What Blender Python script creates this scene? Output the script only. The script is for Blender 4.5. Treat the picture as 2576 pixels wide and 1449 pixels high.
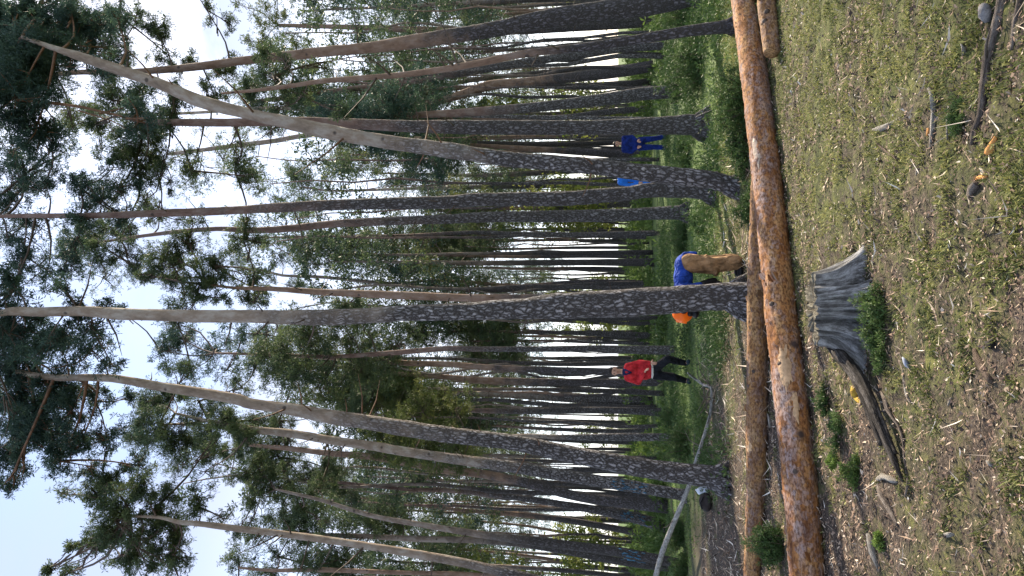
import bpy, math, random
import numpy as np
from mathutils import Vector, noise, Matrix
R = math.radians
random.seed(7); RNG = np.random.default_rng(11)
scene = bpy.context.scene
for o in list(bpy.data.objects): bpy.data.objects.remove(o)

# ------------------------------------------------------------------ camera
H = 1.58                       # eye height
FPX = 1900.0                   # focal length in units of a 2576 px wide photograph
HORX = 1553.0                  # where the horizon falls (the photograph lies on its side)
TH = math.atan((HORX - 1288.0) / FPX)
cs, sn = math.cos(TH), math.sin(TH)
VF = Vector((0, cs, sn)); XL = Vector((0, sn, -cs)); YL = Vector((1, 0, 0))
cd = bpy.data.cameras.new('camera'); cam = bpy.data.objects.new('camera', cd)
scene.collection.objects.link(cam); scene.camera = cam
cd.sensor_fit = 'HORIZONTAL'; cd.sensor_width = 36; cd.lens = FPX / 2576 * 36
cd.clip_start = 0.1; cd.clip_end = 3000
m = Matrix((XL, YL, -VF)).transposed().to_4x4(); m.translation = Vector((0, 0, H))
cam.matrix_world = m

# ------------------------------------------------------------------ world, sun, exposure
SUN_EL, SUN_AZ = R(35), R(40)          # azimuth measured clockwise from +Y (the view direction)
w = bpy.data.worlds.new('World'); scene.world = w; w.use_nodes = True
nt = w.node_tree; nt.nodes.clear()
wo = nt.nodes.new('ShaderNodeOutputWorld'); bg = nt.nodes.new('ShaderNodeBackground')
sky = nt.nodes.new('ShaderNodeTexSky'); sky.sky_type = 'NISHITA'; sky.sun_disc = False
sky.sun_elevation = SUN_EL; sky.sun_rotation = SUN_AZ; sky.air_density = 1.0; sky.dust_density = 1.2
tc = nt.nodes.new('ShaderNodeTexCoord'); mp = nt.nodes.new('ShaderNodeMapping')
mp.inputs['Scale'].default_value = (1.0, 1.0, 2.2)
cn = nt.nodes.new('ShaderNodeTexNoise'); cn.inputs['Scale'].default_value = 1.7; cn.inputs['Detail'].default_value = 7
cn.inputs['Roughness'].default_value = 0.55
cr = nt.nodes.new('ShaderNodeValToRGB'); cr.color_ramp.elements[0].position = 0.36; cr.color_ramp.elements[1].position = 0.60
cr.color_ramp.elements[0].color = (0.15, 0.15, 0.15, 1)
mx = nt.nodes.new('ShaderNodeMix'); mx.data_type = 'RGBA'
sz = nt.nodes.new('ShaderNodeSeparateXYZ'); cc_ = nt.nodes.new('ShaderNodeValToRGB')
cc_.color_ramp.elements[0].position = 0.0; cc_.color_ramp.elements[0].color = (0.56, 0.59, 0.64, 1)
cc_.color_ramp.elements[1].position = 0.5; cc_.color_ramp.elements[1].color = (0.195, 0.225, 0.31, 1)
vs = nt.nodes.new('ShaderNodeVectorMath'); vs.operation = 'SCALE'; vs.inputs['Scale'].default_value = 10.0
L = nt.links.new
L(tc.outputs['Generated'], sz.inputs[0]); L(sz.outputs['Z'], cc_.inputs['Fac']); L(cc_.outputs['Color'], vs.inputs[0]); L(vs.outputs[0], mx.inputs['B'])
L(tc.outputs['Generated'], mp.inputs['Vector']); L(mp.outputs['Vector'], cn.inputs['Vector'])
L(cn.outputs['Fac'], cr.inputs['Fac']); L(cr.outputs['Color'], mx.inputs['Factor'])
L(sky.outputs['Color'], mx.inputs['A']); L(mx.outputs['Result'], bg.inputs['Color'])
L(bg.outputs['Background'], wo.inputs['Surface'])
bg.inputs['Strength'].default_value = 0.15
sl = bpy.data.lights.new('sun', 'SUN'); sl.energy = 5.0; sl.angle = R(0.6); sl.color = (1, 0.86, 0.66)
so = bpy.data.objects.new('sun', sl); scene.collection.objects.link(so)
sd = Vector((math.sin(SUN_AZ) * math.cos(SUN_EL), math.cos(SUN_AZ) * math.cos(SUN_EL), math.sin(SUN_EL)))
so.rotation_euler = sd.to_track_quat('Z', 'Y').to_euler(); so.location = sd * 50
scene.view_settings.view_transform = 'Standard'; scene.view_settings.look = 'None'
scene.view_settings.exposure = 1.35; scene.view_settings.gamma = 1
scene.render.engine = 'CYCLES'
scene.cycles.max_bounces = 5; scene.cycles.transparent_max_bounces = 4; scene.cycles.transmission_bounces = 3
scene.cycles.diffuse_bounces = 3; scene.cycles.glossy_bounces = 2

# ------------------------------------------------------------------ pixel <-> world (display pixels of the 2576 x 1449 view)
def ray(x, y): return VF * FPX + XL * (x - 1288.0) + YL * (724.5 - y)
def at(x, y, D):
    r = ray(x, y); return Vector((0, 0, H)) + r * (D / r.y)
def ground(x, y, z=0.0):
    r = ray(x, y); return Vector((0, 0, H)) + r * ((z - H) / r.z)
def dist(x): return ground(x, 724.5).y
def pxm(D): return FPX / D / cs      # display pixels per metre, roughly
def proj(p):
    d = p - Vector((0, 0, H)); f = d.dot(VF)
    return 1288 + FPX * d.dot(XL) / f, 724.5 - FPX * d.dot(YL) / f

# ------------------------------------------------------------------ object helpers
C = scene.collection
def tag(o, label=None, cat=None, group=None, kind=None):
    if label: o['label'] = label
    if cat: o['category'] = cat
    if group: o['group'] = group
    if kind: o['kind'] = kind
    return o
def empty(name, loc, label, cat, group=None, rz=0):
    o = bpy.data.objects.new(name, None); o.location = loc; o.rotation_euler.z = rz
    o.empty_display_size = 0.2; C.objects.link(o); return tag(o, label, cat, group)
def link_mesh(name, me, mat, parent=None, base=None, smooth=True):
    me.materials.append(mat)
    if smooth: me.polygons.foreach_set('use_smooth', [True] * len(me.polygons))
    o = bpy.data.objects.new(name, me); C.objects.link(o)
    if parent is not None: o.parent = parent
    return o

class MB:
    """collects tubes and patches, then links them as one mesh object"""
    def __init__(s): s.V = []; s.F = []; s.A = []; s.T = []; s.M = []; s.mi = 0
    def add(s, V, F, A=None, T=None):
        n = len(s.V); s.V += V; s.F += [tuple(i + n for i in f) for f in F]
        s.A += A if A is not None else [tuple(v) for v in V]
        s.T += T if T is not None else [0.5] * len(V)
        s.M += [s.mi] * len(F)
    def tube(s, P, Rr, sides=8, seg=None, rough=0.0, rs=3.0, t0=0.0, t1=1.0, close=True, seed=0.0, flat=1.0, tone=None):
        P = [Vector(p) for p in P]
        if seg:                                   # resample along a Catmull-Rom curve
            Q = []; W = []; n = len(P)
            for i in range(n - 1):
                p0, p1, p2, p3 = P[max(i-1, 0)], P[i], P[i+1], P[min(i+2, n-1)]
                k = max(1, int((p2 - p1).length / seg))
                for j in range(k):
                    t = j / k
                    q = 0.5 * ((2*p1) + (p2-p0)*t + (2*p0-5*p1+4*p2-p3)*t*t + (3*p1-p0-3*p2+p3)*t*t*t)
                    Q.append(q); W.append(Rr[i] * (1-t) + Rr[i+1] * t)
            Q.append(P[-1]); W.append(Rr[-1]); P, Rr = Q, W
        n = len(P); V = []; A = []; T = []; F = []
        d = (P[1] - P[0]).normalized(); u = d.orthogonal().normalized(); ln = 0.0
        tot = sum((P[i+1]-P[i]).length for i in range(n-1)) or 1
        for i in range(n):
            d = (P[min(i+1, n-1)] - P[max(i-1, 0)]).normalized()
            u = (u - d * u.dot(d)).normalized(); v = d.cross(u)
            if i: ln += (P[i] - P[i-1]).length
            for k in range(sides):
                a = 2 * math.pi * k / sides
                ca, sa = math.cos(a), math.sin(a); r = Rr[i]
                av = (ca * r, sa * r, ln + seed)
                if rough: r *= 1 + rough * noise.noise(Vector((ca * rs * 0.35, sa * rs * 0.35, (ln + seed) * rs)) ) + rough * 0.6 * noise.noise(Vector((ca * 2.3, sa * 2.3, (ln + seed) * rs * 3)))
                V.append(tuple(P[i] + u * ca * r + v * sa * r * flat)); A.append(av); T.append(tone if tone is not None else t0 + (t1 - t0) * ln / tot)
        for i in range(n-1):
            for k in range(sides):
                k2 = (k+1) % sides
                F.append((i*sides+k, i*sides+k2, (i+1)*sides+k2, (i+1)*sides+k))
        if close:
            F.append(tuple(range(sides))[::-1]); F.append(tuple((n-1)*sides+k for k in range(sides)))
        s.add(V, F, A, T)
    def build(s, name, mat, parent=None, base=None, smooth=True, mat2=None):
        me = bpy.data.meshes.new(name)
        V = np.array(s.V, dtype=np.float32)
        if base is not None: V = V - np.array(base, dtype=np.float32)
        me.from_pydata([tuple(v) for v in V.tolist()], [], s.F); me.update()
        a = me.attributes.new('bark', 'FLOAT_VECTOR', 'POINT'); a.data.foreach_set('vector', np.array(s.A, dtype=np.float32).ravel())
        t = me.attributes.new('tone', 'FLOAT', 'POINT'); t.data.foreach_set('value', np.array(s.T, dtype=np.float32))
        o = link_mesh(name, me, mat, parent, smooth=smooth)
        if mat2: me.materials.append(mat2); me.polygons.foreach_set('material_index', np.array(s.M, dtype=np.int32))
        return o

def tri_mesh(name, V, T, mat, parent=None, n=3, smooth=False):
    """V: (N*n,3) array, every n vertices one face, T: tone per vertex"""
    me = bpy.data.meshes.new(name); N = len(V) // n
    me.vertices.add(len(V)); me.vertices.foreach_set('co', V.astype(np.float32).ravel())
    me.loops.add(len(V)); me.loops.foreach_set('vertex_index', np.arange(len(V), dtype=np.int32))
    me.polygons.add(N); me.polygons.foreach_set('loop_start', np.arange(N, dtype=np.int32) * n)
    me.polygons.foreach_set('loop_total', np.full(N, n, dtype=np.int32))
    me.update(calc_edges=True); me.validate()
    t = me.attributes.new('tone', 'FLOAT', 'POINT'); t.data.foreach_set('value', T.astype(np.float32))
    return link_mesh(name, me, mat, parent, smooth=smooth)

# ------------------------------------------------------------------ materials
def mat_new(name):
    mt = bpy.data.materials.new(name); mt.use_nodes = True; n = mt.node_tree; n.nodes.clear()
    out = n.nodes.new('ShaderNodeOutputMaterial'); p = n.nodes.new('ShaderNodeBsdfPrincipled')
    n.links.new(p.outputs[0], out.inputs[0]); p.inputs['Roughness'].default_value = 0.85
    p.inputs['Specular IOR Level'].default_value = 0.2
    return mt, n, p, out
def ramp(n, stops, fac):
    r = n.nodes.new('ShaderNodeValToRGB'); e = r.color_ramp.elements
    while len(e) < len(stops): e.new(0.5)
    for q, (pos, c) in zip(e, stops): q.position = pos; q.color = (*c, 1)
    n.links.new(fac, r.inputs['Fac']); return r.outputs['Color']
def attr(n, name): a = n.nodes.new('ShaderNodeAttribute'); a.attribute_name = name; return a
def noise_n(n, vec, scale, detail=4, rough=0.55, sc=None):
    if sc:
        mpn = n.nodes.new('ShaderNodeMapping'); mpn.inputs['Scale'].default_value = sc
        n.links.new(vec, mpn.inputs['Vector']); vec = mpn.outputs['Vector']
    t = n.nodes.new('ShaderNodeTexNoise'); t.inputs['Scale'].default_value = scale; t.inputs['Detail'].default_value = detail
    t.inputs['Roughness'].default_value = rough; n.links.new(vec, t.inputs['Vector']); return t.outputs['Fac']
def mixc(n, fac, a, b, mode='MIX'):
    m_ = n.nodes.new('ShaderNodeMix'); m_.data_type = 'RGBA'; m_.blend_type = mode
    for s_, v in (('Factor', fac), ('A', a), ('B', b)):
        if isinstance(v, (int, float)): m_.inputs[s_].default_value = v
        elif isinstance(v, tuple): m_.inputs[s_].default_value = (*v, 1)
        else: n.links.new(v, m_.inputs[s_])
    return m_.outputs['Result']
def math_n(n, op, a, b=0.0, c=None, clamp=False):
    m_ = n.nodes.new('ShaderNodeMath'); m_.operation = op; m_.use_clamp = clamp
    for i, v in enumerate((a, b, c)):
        if v is None: continue
        if isinstance(v, (int, float)): m_.inputs[i].default_value = v
        else: n.links.new(v, m_.inputs[i])
    return m_.outputs[0]
def bump(n, p, h, strength, distance=0.02):
    b = n.nodes.new('ShaderNodeBump'); b.inputs['Strength'].default_value = strength; b.inputs['Distance'].default_value = distance
    n.links.new(h, b.inputs['Height']); n.links.new(b.outputs[0], p.inputs['Normal'])

def pine_bark(name, plate=(0.26, 0.25, 0.27), furrow=(0.05, 0.044, 0.042), upper=((0.24, 0.17, 0.14), (0.33, 0.27, 0.24)), scale=23.0, lo=0.30, hi=0.5):
    mt, n, p, out = mat_new(name)
    a = attr(n, 'bark').outputs['Vector']; t = attr(n, 'tone').outputs['Fac']
    # warp
    nz = n.nodes.new('ShaderNodeTexNoise'); nz.inputs['Scale'].default_value = 13; nz.inputs['Detail'].default_value = 6; n.links.new(a, nz.inputs['Vector'])
    vm = n.nodes.new('ShaderNodeVectorMath'); vm.operation = 'MULTIPLY_ADD'; n.links.new(nz.outputs['Color'], vm.inputs[0])
    vm.inputs[1].default_value = (0.09, 0.09, 0.16); n.links.new(a, vm.inputs[2])
    mpn = n.nodes.new('ShaderNodeMapping'); mpn.inputs['Scale'].default_value = (1, 1, 0.36); n.links.new(vm.outputs[0], mpn.inputs['Vector'])
    vo = n.nodes.new('ShaderNodeTexVoronoi'); vo.feature = 'DISTANCE_TO_EDGE'; vo.inputs['Scale'].default_value = scale
    n.links.new(mpn.outputs['Vector'], vo.inputs['Vector'])
    vc = n.nodes.new('ShaderNodeTexVoronoi'); vc.inputs['Scale'].default_value = scale; n.links.new(mpn.outputs['Vector'], vc.inputs['Vector'])
    sep = n.nodes.new('ShaderNodeSeparateColor'); n.links.new(vc.outputs['Color'], sep.inputs['Color'])
    fine = noise_n(n, a, 48, 6, 0.75)
    edge = ramp(n, [(0.05, (0, 0, 0)), (0.27, (1, 1, 1))], math_n(n, 'ADD', vo.outputs['Distance'], math_n(n, 'MULTIPLY', math_n(n, 'SUBTRACT', fine, .5), .45)))
    pl = mixc(n, sep.outputs[0], tuple(c * 0.4 for c in plate), plate)
    pl = mixc(n, ramp(n, [(.4, (0, 0, 0)), (.66, (.7, .7, .7))], fine), pl, tuple(c * 0.35 for c in plate))
    md = noise_n(n, a, 4.0, 3); pl = mixc(n, ramp(n, [(.35, (0, 0, 0)), (.65, (.55, .55, .55))], md), pl, tuple(c * 0.42 for c in plate))
    low = mixc(n, edge, furrow, pl)
    bn = noise_n(n, a, 7, 6, 0.65, (1, 1, 0.5))
    up = ramp(n, [(0.3, tuple(c*0.55 for c in upper[0])), (0.48, upper[0]), (0.62, upper[1])], bn)
    f2 = noise_n(n, a, 35, 4, 0.6, (1, 1, 0.25))
    up = mixc(n, math_n(n, 'MULTIPLY', f2, 0.6), up, tuple(c * 0.45 for c in upper[0]))
    kv = n.nodes.new('ShaderNodeTexVoronoi'); kv.inputs['Scale'].default_value = 4.2; n.links.new(a, kv.inputs['Vector'])
    up = mixc(n, ramp(n, [(.10, (.85, .85, .85)), (.17, (0, 0, 0))], kv.outputs['Distance']), up, (.05, .042, .04))
    big = noise_n(n, a, 2.3, 4)
    k = math_n(n, 'ADD', t, math_n(n, 'MULTIPLY', math_n(n, 'SUBTRACT', big, 0.5), 0.35))
    fac = ramp(n, [(lo, (0, 0, 0)), (hi, (1, 1, 1))], k)
    col = mixc(n, fac, low, up)
    n.links.new(col, p.inputs['Base Color'])
    hlow = math_n(n, 'MULTIPLY', edge, math_n(n, 'SUBTRACT', 1.0, fac)); h = math_n(n, 'ADD', hlow, math_n(n, 'MULTIPLY', bn, 0.5))
    h = math_n(n, 'ADD', h, math_n(n, 'MULTIPLY', fine, 0.3))
    bump(n, p, h, 0.9, 0.025); p.inputs['Roughness'].default_value = 0.9
    return mt
BARK_GREY = pine_bark('pine_bark_grey', plate=(0.45, 0.43, 0.445), upper=((0.27, 0.21, 0.165), (0.37, 0.33, 0.29)))
BARK_DARK = pine_bark('pine_bark_dark', plate=(0.31, 0.295, 0.31), upper=((0.20, 0.13, 0.11), (0.26, 0.20, 0.18)), scale=24, lo=0.42, hi=0.62)
BARK_BROWN = pine_bark('pine_bark_brown', plate=(0.23, 0.21, 0.24), upper=((0.23, 0.15, 0.11), (0.29, 0.215, 0.18)), lo=0.3, hi=0.42)
BARK_THIN = pine_bark('pine_bark_thin', plate=(0.2, 0.19, 0.2), upper=((0.22, 0.17, 0.14), (0.31, 0.27, 0.24)), scale=26, lo=0.35, hi=0.55)

def simple(name, c, rough=0.8, var=0.25, scale=20, c2=None, bmp=0.3):
    mt, n, p, out = mat_new(name); t = n.nodes.new('ShaderNodeTexCoord')
    f = noise_n(n, t.outputs['Object'], scale, 5, 0.6)
    c2 = c2 or tuple(v * (1 - var) for v in c)
    n.links.new(ramp(n, [(0.35, c2), (0.65, c)], f), p.inputs['Base Color']); p.inputs['Roughness'].default_value = rough
    if bmp: bump(n, p, f, bmp, 0.01)
    return mt
LIMB = simple('limb_bark', (0.12, 0.09, 0.075), scale=8, var=0.5)
LIMB_ORANGE = simple('limb_bark_orange', (0.20, 0.115, 0.075), scale=8, var=0.5)

def leaf(name, dark, mid, light, trans=0.35, attr_mix=True):
    mt, n, p, out = mat_new(name)
    t = attr(n, 'tone').outputs['Fac']
    col = ramp(n, [(0.0, dark), (0.55, mid), (1.0, light)], t)
    n.links.new(col, p.inputs['Base Color']); p.inputs['Roughness'].default_value = 0.6
    tr = n.nodes.new('ShaderNodeBsdfTranslucent'); n.links.new(col, tr.inputs['Color'])
    ms = n.nodes.new('ShaderNodeMixShader'); ms.inputs[0].default_value = trans
    n.links.new(p.outputs[0], ms.inputs[1]); n.links.new(tr.outputs[0], ms.inputs[2]); n.links.new(ms.outputs[0], out.inputs[0])
    return mt
NEEDLE = leaf('pine_needles', (0.022, 0.038, 0.026), (0.062, 0.095, 0.05), (0.15, 0.19, 0.07))
NEEDLE_BLUE = leaf('pine_needles_cool', (0.018, 0.036, 0.036), (0.04, 0.075, 0.06), (0.08, 0.13, 0.07))
NEEDLE_WARM = leaf('pine_needles_warm', (0.04, 0.06, 0.02), (0.075, 0.105, 0.035), (0.18, 0.19, 0.06))
LEAFY = leaf('broad_leaves', (0.05, 0.08, 0.02), (0.11, 0.15, 0.035), (0.26, 0.28, 0.07), .5)
JUNIPER = leaf('juniper_needles', (0.025, 0.05, 0.018), (0.055, 0.10, 0.03), (0.14, 0.20, 0.06), 0.2)
HERB = leaf('herb_leaves', (0.035, 0.06, 0.02), (0.085, 0.14, 0.035), (0.18, 0.26, 0.06), 0.3)

# ------------------------------------------------------------------ ground
def ground_mat():
    mt, n, p, out = mat_new('forest_floor')
    g = n.nodes.new('ShaderNodeNewGeometry').outputs['Position']
    a = noise_n(n, g, 0.9, 5, 0.6); b = noise_n(n, g, 6, 6, 0.7); c = noise_n(n, g, 45, 5, 0.7)
    moss = ramp(n, [(0.3, (0.02, 0.024, 0.01)), (0.5, (0.075, 0.085, 0.028)), (0.7, (0.16, 0.16, 0.05))], b)
    soil = ramp(n, [(0.3, (0.018, 0.013, 0.01)), (0.5, (0.065, 0.05, 0.04)), (0.68, (0.17, 0.135, 0.10))], c)
    spx = n.nodes.new('ShaderNodeSeparateXYZ'); n.links.new(g, spx.inputs[0])
    f = ramp(n, [(0.42, (0, 0, 0)), (0.56, (1, 1, 1))], math_n(n, 'ADD', math_n(n, 'MULTIPLY_ADD', spx.outputs['X'], .03, math_n(n, 'MULTIPLY', a, 0.6)), math_n(n, 'MULTIPLY', b, 0.4)))
    near = mixc(n, f, soil, moss)
    sp = n.nodes.new('ShaderNodeSeparateXYZ'); n.links.new(g, sp.inputs[0])
    far = ramp(n, [(0.3, (0.035, 0.06, 0.02)), (0.55, (0.09, 0.14, 0.04)), (0.75, (0.15, 0.22, 0.06))], noise_n(n, g, 0.35, 5, 0.6))
    mr = n.nodes.new('ShaderNodeMapRange'); mr.inputs['From Min'].default_value = 10; mr.inputs['From Max'].default_value = 15
    yy = math_n(n, 'ADD', math_n(n, 'MULTIPLY_ADD', sp.outputs['X'], .8, sp.outputs['Y']), math_n(n, 'MULTIPLY', math_n(n, 'SUBTRACT', a, 0.5), 10)); n.links.new(yy, mr.inputs['Value'])
    col = mixc(n, mr.outputs[0], near, far)
    n.links.new(col, p.inputs['Base Color']); p.inputs['Roughness'].default_value = 0.95
    bump(n, p, math_n(n, 'ADD', c, b), 0.8, 0.03)
    return mt
def gz(x, y):
    if y > 60 or abs(x) > 40: return 0.0
    return 0.022 * noise.noise(Vector((x * 1.3, y * 1.3, 0))) + 0.022 * noise.noise(Vector((x * 5, y * 5, 4))) + 0.02 * noise.noise(Vector((x * 13, y * 13, 8)))
def make_ground():
    ys = [-60, -20, -5, 0, 1.5] + list(np.arange(2.2, 9, 0.035)) + list(np.arange(9, 20, 0.3)) + [22, 26, 32, 40, 55, 80, 150, 400, 1500]
    V = []; F = []; nx = 241
    for y in ys:
        hw = 1500 if y > 100 else max(60, abs(y) * 1.5)
        for i in range(nx):
            s = (i - 120) / 120; x = math.copysign(abs(s) ** 2.6, s) * hw if abs(s) > 0 else 0
            V.append((x, float(y), gz(x, y)))
    for j in range(len(ys) - 1):
        for i in range(nx - 1):
            a = j * nx + i; F.append((a, a + 1, a + nx + 1, a + nx))
    me = bpy.data.meshes.new('ground'); me.from_pydata(V, [], F); me.update()
    return tag(link_mesh('ground', me, ground_mat()), kind='structure')
make_ground()

# ------------------------------------------------------------------ foliage
def tufts(cent, size, k=7, tone=0.5, tvar=0.35, width=0.26, up=0.25):
    """cent: (n,3); returns triangle vertices and tones: each tuft a burst of k short needle blades"""
    n = len(cent)
    d = RNG.normal(size=(n, k, 3)); d[:, :, 2] += up; d /= np.linalg.norm(d, axis=2, keepdims=True)
    s = size * RNG.uniform(0.6, 1.35, size=(n, k, 1))
    o = np.cross(d, RNG.normal(size=(n, k, 3))); o /= np.linalg.norm(o, axis=2, keepdims=True) + 1e-6
    c = cent[:, None, :]
    b0 = c + d * s * 0.05 - o * s * width * 0.5; b1 = c + d * s * 0.05 + o * s * width * 0.5; tp = c + d * s
    mid0 = c + d * s * 0.7 + o * s * width * 0.55; mid1 = c + d * s * 0.7 - o * s * width * 0.55
    V = np.stack([c + d * s * 0.02, mid0, tp, mid1], axis=2).reshape(-1, 3)
    tt = np.clip(tone + RNG.normal(scale=tvar * 0.45, size=(n, 1, 1)) + RNG.normal(scale=tvar * 0.3, size=(n, k, 1)), 0, 1)
    T = np.repeat(tt, 4, axis=2).reshape(-1)
    return V, T

def trunk_point(P, z):
    for i in range(len(P) - 1):
        if P[i].z <= z <= P[i+1].z or P[i+1].z <= z <= P[i].z:
            t = (z - P[i].z) / ((P[i+1].z - P[i].z) or 1); return P[i].lerp(P[i+1], t)
    return P[-1].copy() if z > P[-1].z else P[0].copy()

def pine(name, label, px, D=None, blobs=None, bark=None, needle=None, group=None, size=0.072, tone=0.5, dens=1.0, auto=True, roots=True,
         stubs=13, extend=None, limbcol=None, flare=1.0, crown_from=0.55, spread=1.0, sparse=False):
    """px: traced trunk (x, y, width) from the base up; D: distance of the tree (from where its base meets the ground if None)"""
    x0, y0, w0 = px[0]
    if D is None: D = dist(x0)
    P = [at(x, y, D) for x, y, w_ in px]; W = [w_ / pxm(D) / 2 / (1 if D else 1) for x, y, w_ in px]
    # distance along the ray grows towards the frame's edge, width stays a width across
    P[0].z = -0.03
    if px[0][0] < proj(Vector((P[0].x, D, 0)))[0] - 8:
        pass
    if extend: # grow on above the frame
        e = P[-1] + (P[-1] - P[-2]).normalized() * extend; P.append(e); W.append(W[-1] * 0.35)
    # a light bend in depth so that trunks are not flat curves
    for i in range(1, len(P)):
        P[i].y += 0.25 * noise.noise(Vector((x0 * 0.37, P[i].z * 0.22, y0))) * min(1, P[i].z / 3)
    base = Vector((P[0].x, P[0].y, 0))
    t = empty(name, base, label, 'tree', group)
    bark = bark or BARK_THIN
    mb = MB(); near = D < 18
    zs = P[-1].z
    sd_ = x0 * 0.013 + y0
    PP = [P[0].copy()] + [P[0].lerp(P[1], f) for f in (0.12, 0.3)] if flare and near else [P[0]]
    WW = [W[0] * (1 + 0.35 * flare), W[0] * (1 + 0.12 * flare), W[0] * 0.99 * (0.7) + W[1] * 0.3] if flare and near else [W[0]]
    mb.tube(PP + P[1:], WW + W[1:], sides=28 if near else 12, seg=0.06 if near else 0.3, rough=0.075 if near else 0.05, rs=5 if near else 2, seed=sd_)
    if near and roots:
        for k in range(5):
            a = random.uniform(0, 6.28); r = W[0]
            q = base + Vector((math.cos(a), math.sin(a), 0)) * r * 0.45
            dd = Vector((math.cos(a), math.sin(a), 0))
            mb.tube([q + Vector((0, 0, 0.30 * r / 0.2)), q + dd * r * 0.55 + Vector((0, 0, 0.13 * r / 0.2)), q + dd * r * 0.95 + Vector((0, 0, 0.02)), q + dd * r * 1.4 - Vector((0, 0, 0.05))],
                    [r * 0.3, r * 0.38, r * 0.26, r * 0.1], sides=10, seg=0.04, rough=0.15, rs=8, t0=0, t1=0.05, seed=k * 3.0)
    # limbs and crown: limbs grow out of the trunk and share its mesh
    lb = mb; lb.mi = 1; cents = []; tones = []
    Pc = P
    if blobs is None and auto:
        blobs3 = []
        z0, z1 = P[-1].z * crown_from, P[-1].z
        rad = (0.9 + 0.035 * zs) * spread
        for k in range(13):
            f = (k + random.random()) / 13; z = z0 + (z1 - z0) * f * 1.04
            c = trunk_point(P, z); a = random.uniform(0, 6.28); rr = rad * random.uniform(0.35, 1.15) * (1.05 - 0.6 * f)
            blobs3.append((c + Vector((math.cos(a) * rr, math.sin(a) * rr, 0.1 + 0.2 * rr)), rad * random.uniform(0.38, 0.6) * (1 - 0.25 * f), 0.45 * rad, 1.0))
    else:
        blobs3 = []
        for b in (blobs or []):
            bx, by, rx, ry = b[:4]; dn = b[4] if len(b) > 4 else 1.0
            dy = random.uniform(-0.15, 1.3)
            c = at(bx, by, D + dy); m_ = pxm(D)
            blobs3.append((c, ry / m_, rx / m_, dn))
    if blobs is not None and len(blobs) > 3:          # thin filling sprays between the big masses
        bb = [b for b in blobs3 if b[0].z > 2]
        for _ in range(int(len(bb) * 1.7)):
            b1 = random.choice(bb); v = Vector(RNG.normal(size=3)) * (b1[1] + b1[2]) * .9; v.y = abs(v.y)
            blobs3.append((b1[0] + v, b1[1] * .8, b1[2] * .8, .38 * min(1, b1[3]), b1[0]))
    for bq in blobs3:
        c, rh, rv, dn = bq[:4]
        s0 = trunk_point(Pc, min(c.z - 0.35 * (Vector((c.x, c.y)) - Vector((trunk_point(Pc, c.z).x, trunk_point(Pc, c.z).y))).length - 0.1, P[-1].z))
        if len(bq) > 4: s0 = bq[4]
        L_ = (c - s0).length
        mid = s0.lerp(c, 0.45) + Vector((random.uniform(-.1, .1), random.uniform(-.1, .1), -0.10)) * L_ * 0.8
        tr_ = max(0.012, min(0.036, 0.014 * L_ + 0.008))
        lb.tube([s0, mid, c], [tr_, tr_ * 0.65, tr_ * 0.35], sides=5, seg=max(0.15, L_ / 6), close=False, tone=0.5)
        nsub = max(8, int(11 * dn + 8 * rh))
        for q in range(nsub):
            v = Vector(RNG.normal(size=3)); v.normalize(); v = Vector((v.x * rh, v.y * rh, v.z * rv)) * random.uniform(0.35, 1.45)
            e = c + v; s1 = s0.lerp(c, random.uniform(0.5, 1.0)) if q % 2 else c
            mm = s1.lerp(e, 0.5) + Vector((0, 0, -0.12 * (e - s1).length))
            lb.tube([s1, mm, e], [tr_ * 0.5, tr_ * 0.36, 0.006], sides=4, close=False, tone=0.5)
            nt_ = int(max(8, 130 * dn * dens * (rh * rv) / 0.35 / (size / 0.085) ** 2 / 1.0 * (9 / nsub)))
            nt_ = min(nt_, 620)
            sg = 0.30 * (rh + rv) / 2 * random.uniform(.5, 1.3)
            pts = np.array(e) + RNG.normal(size=(nt_, 3)) * np.array([sg, sg, sg * 0.72])
            # some tufts sit along the twig
            cents.append(pts); tones.append(np.full(nt_, tone + random.uniform(-0.22, 0.22)))
    for k in range(stubs):
        f = random.uniform(0.15, 0.8); z = P[-1].z * f; s0 = trunk_point(P, z); a = random.uniform(0, 6.28)
        l_ = random.uniform(0.15, 0.5 if f < .4 else 1.1); dd = Vector((math.cos(a), math.sin(a), random.uniform(-.1, .5)))
        lb.tube([s0, s0 + dd * l_ * 0.5, s0 + dd * l_ + Vector((0, 0, 0.1 * l_))], [0.016, 0.011, 0.003], sides=4, close=False, tone=.5)
    lb.build('trunk', bark, t, base, mat2=limbcol or LIMB)
    if cents:
        cc = np.concatenate(cents); tn = np.concatenate(tones)
        V, T = tufts(cc, size, 10 if size < 0.12 else 7, 0.0, 0.3, width=.16 if size < .12 else .2)
        T = np.clip(T + np.repeat(tn, len(T) // len(tn)), 0, 1)
        tri_mesh('crown', V - np.array(base), T, needle or NEEDLE, t, n=4)
    return t

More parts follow.
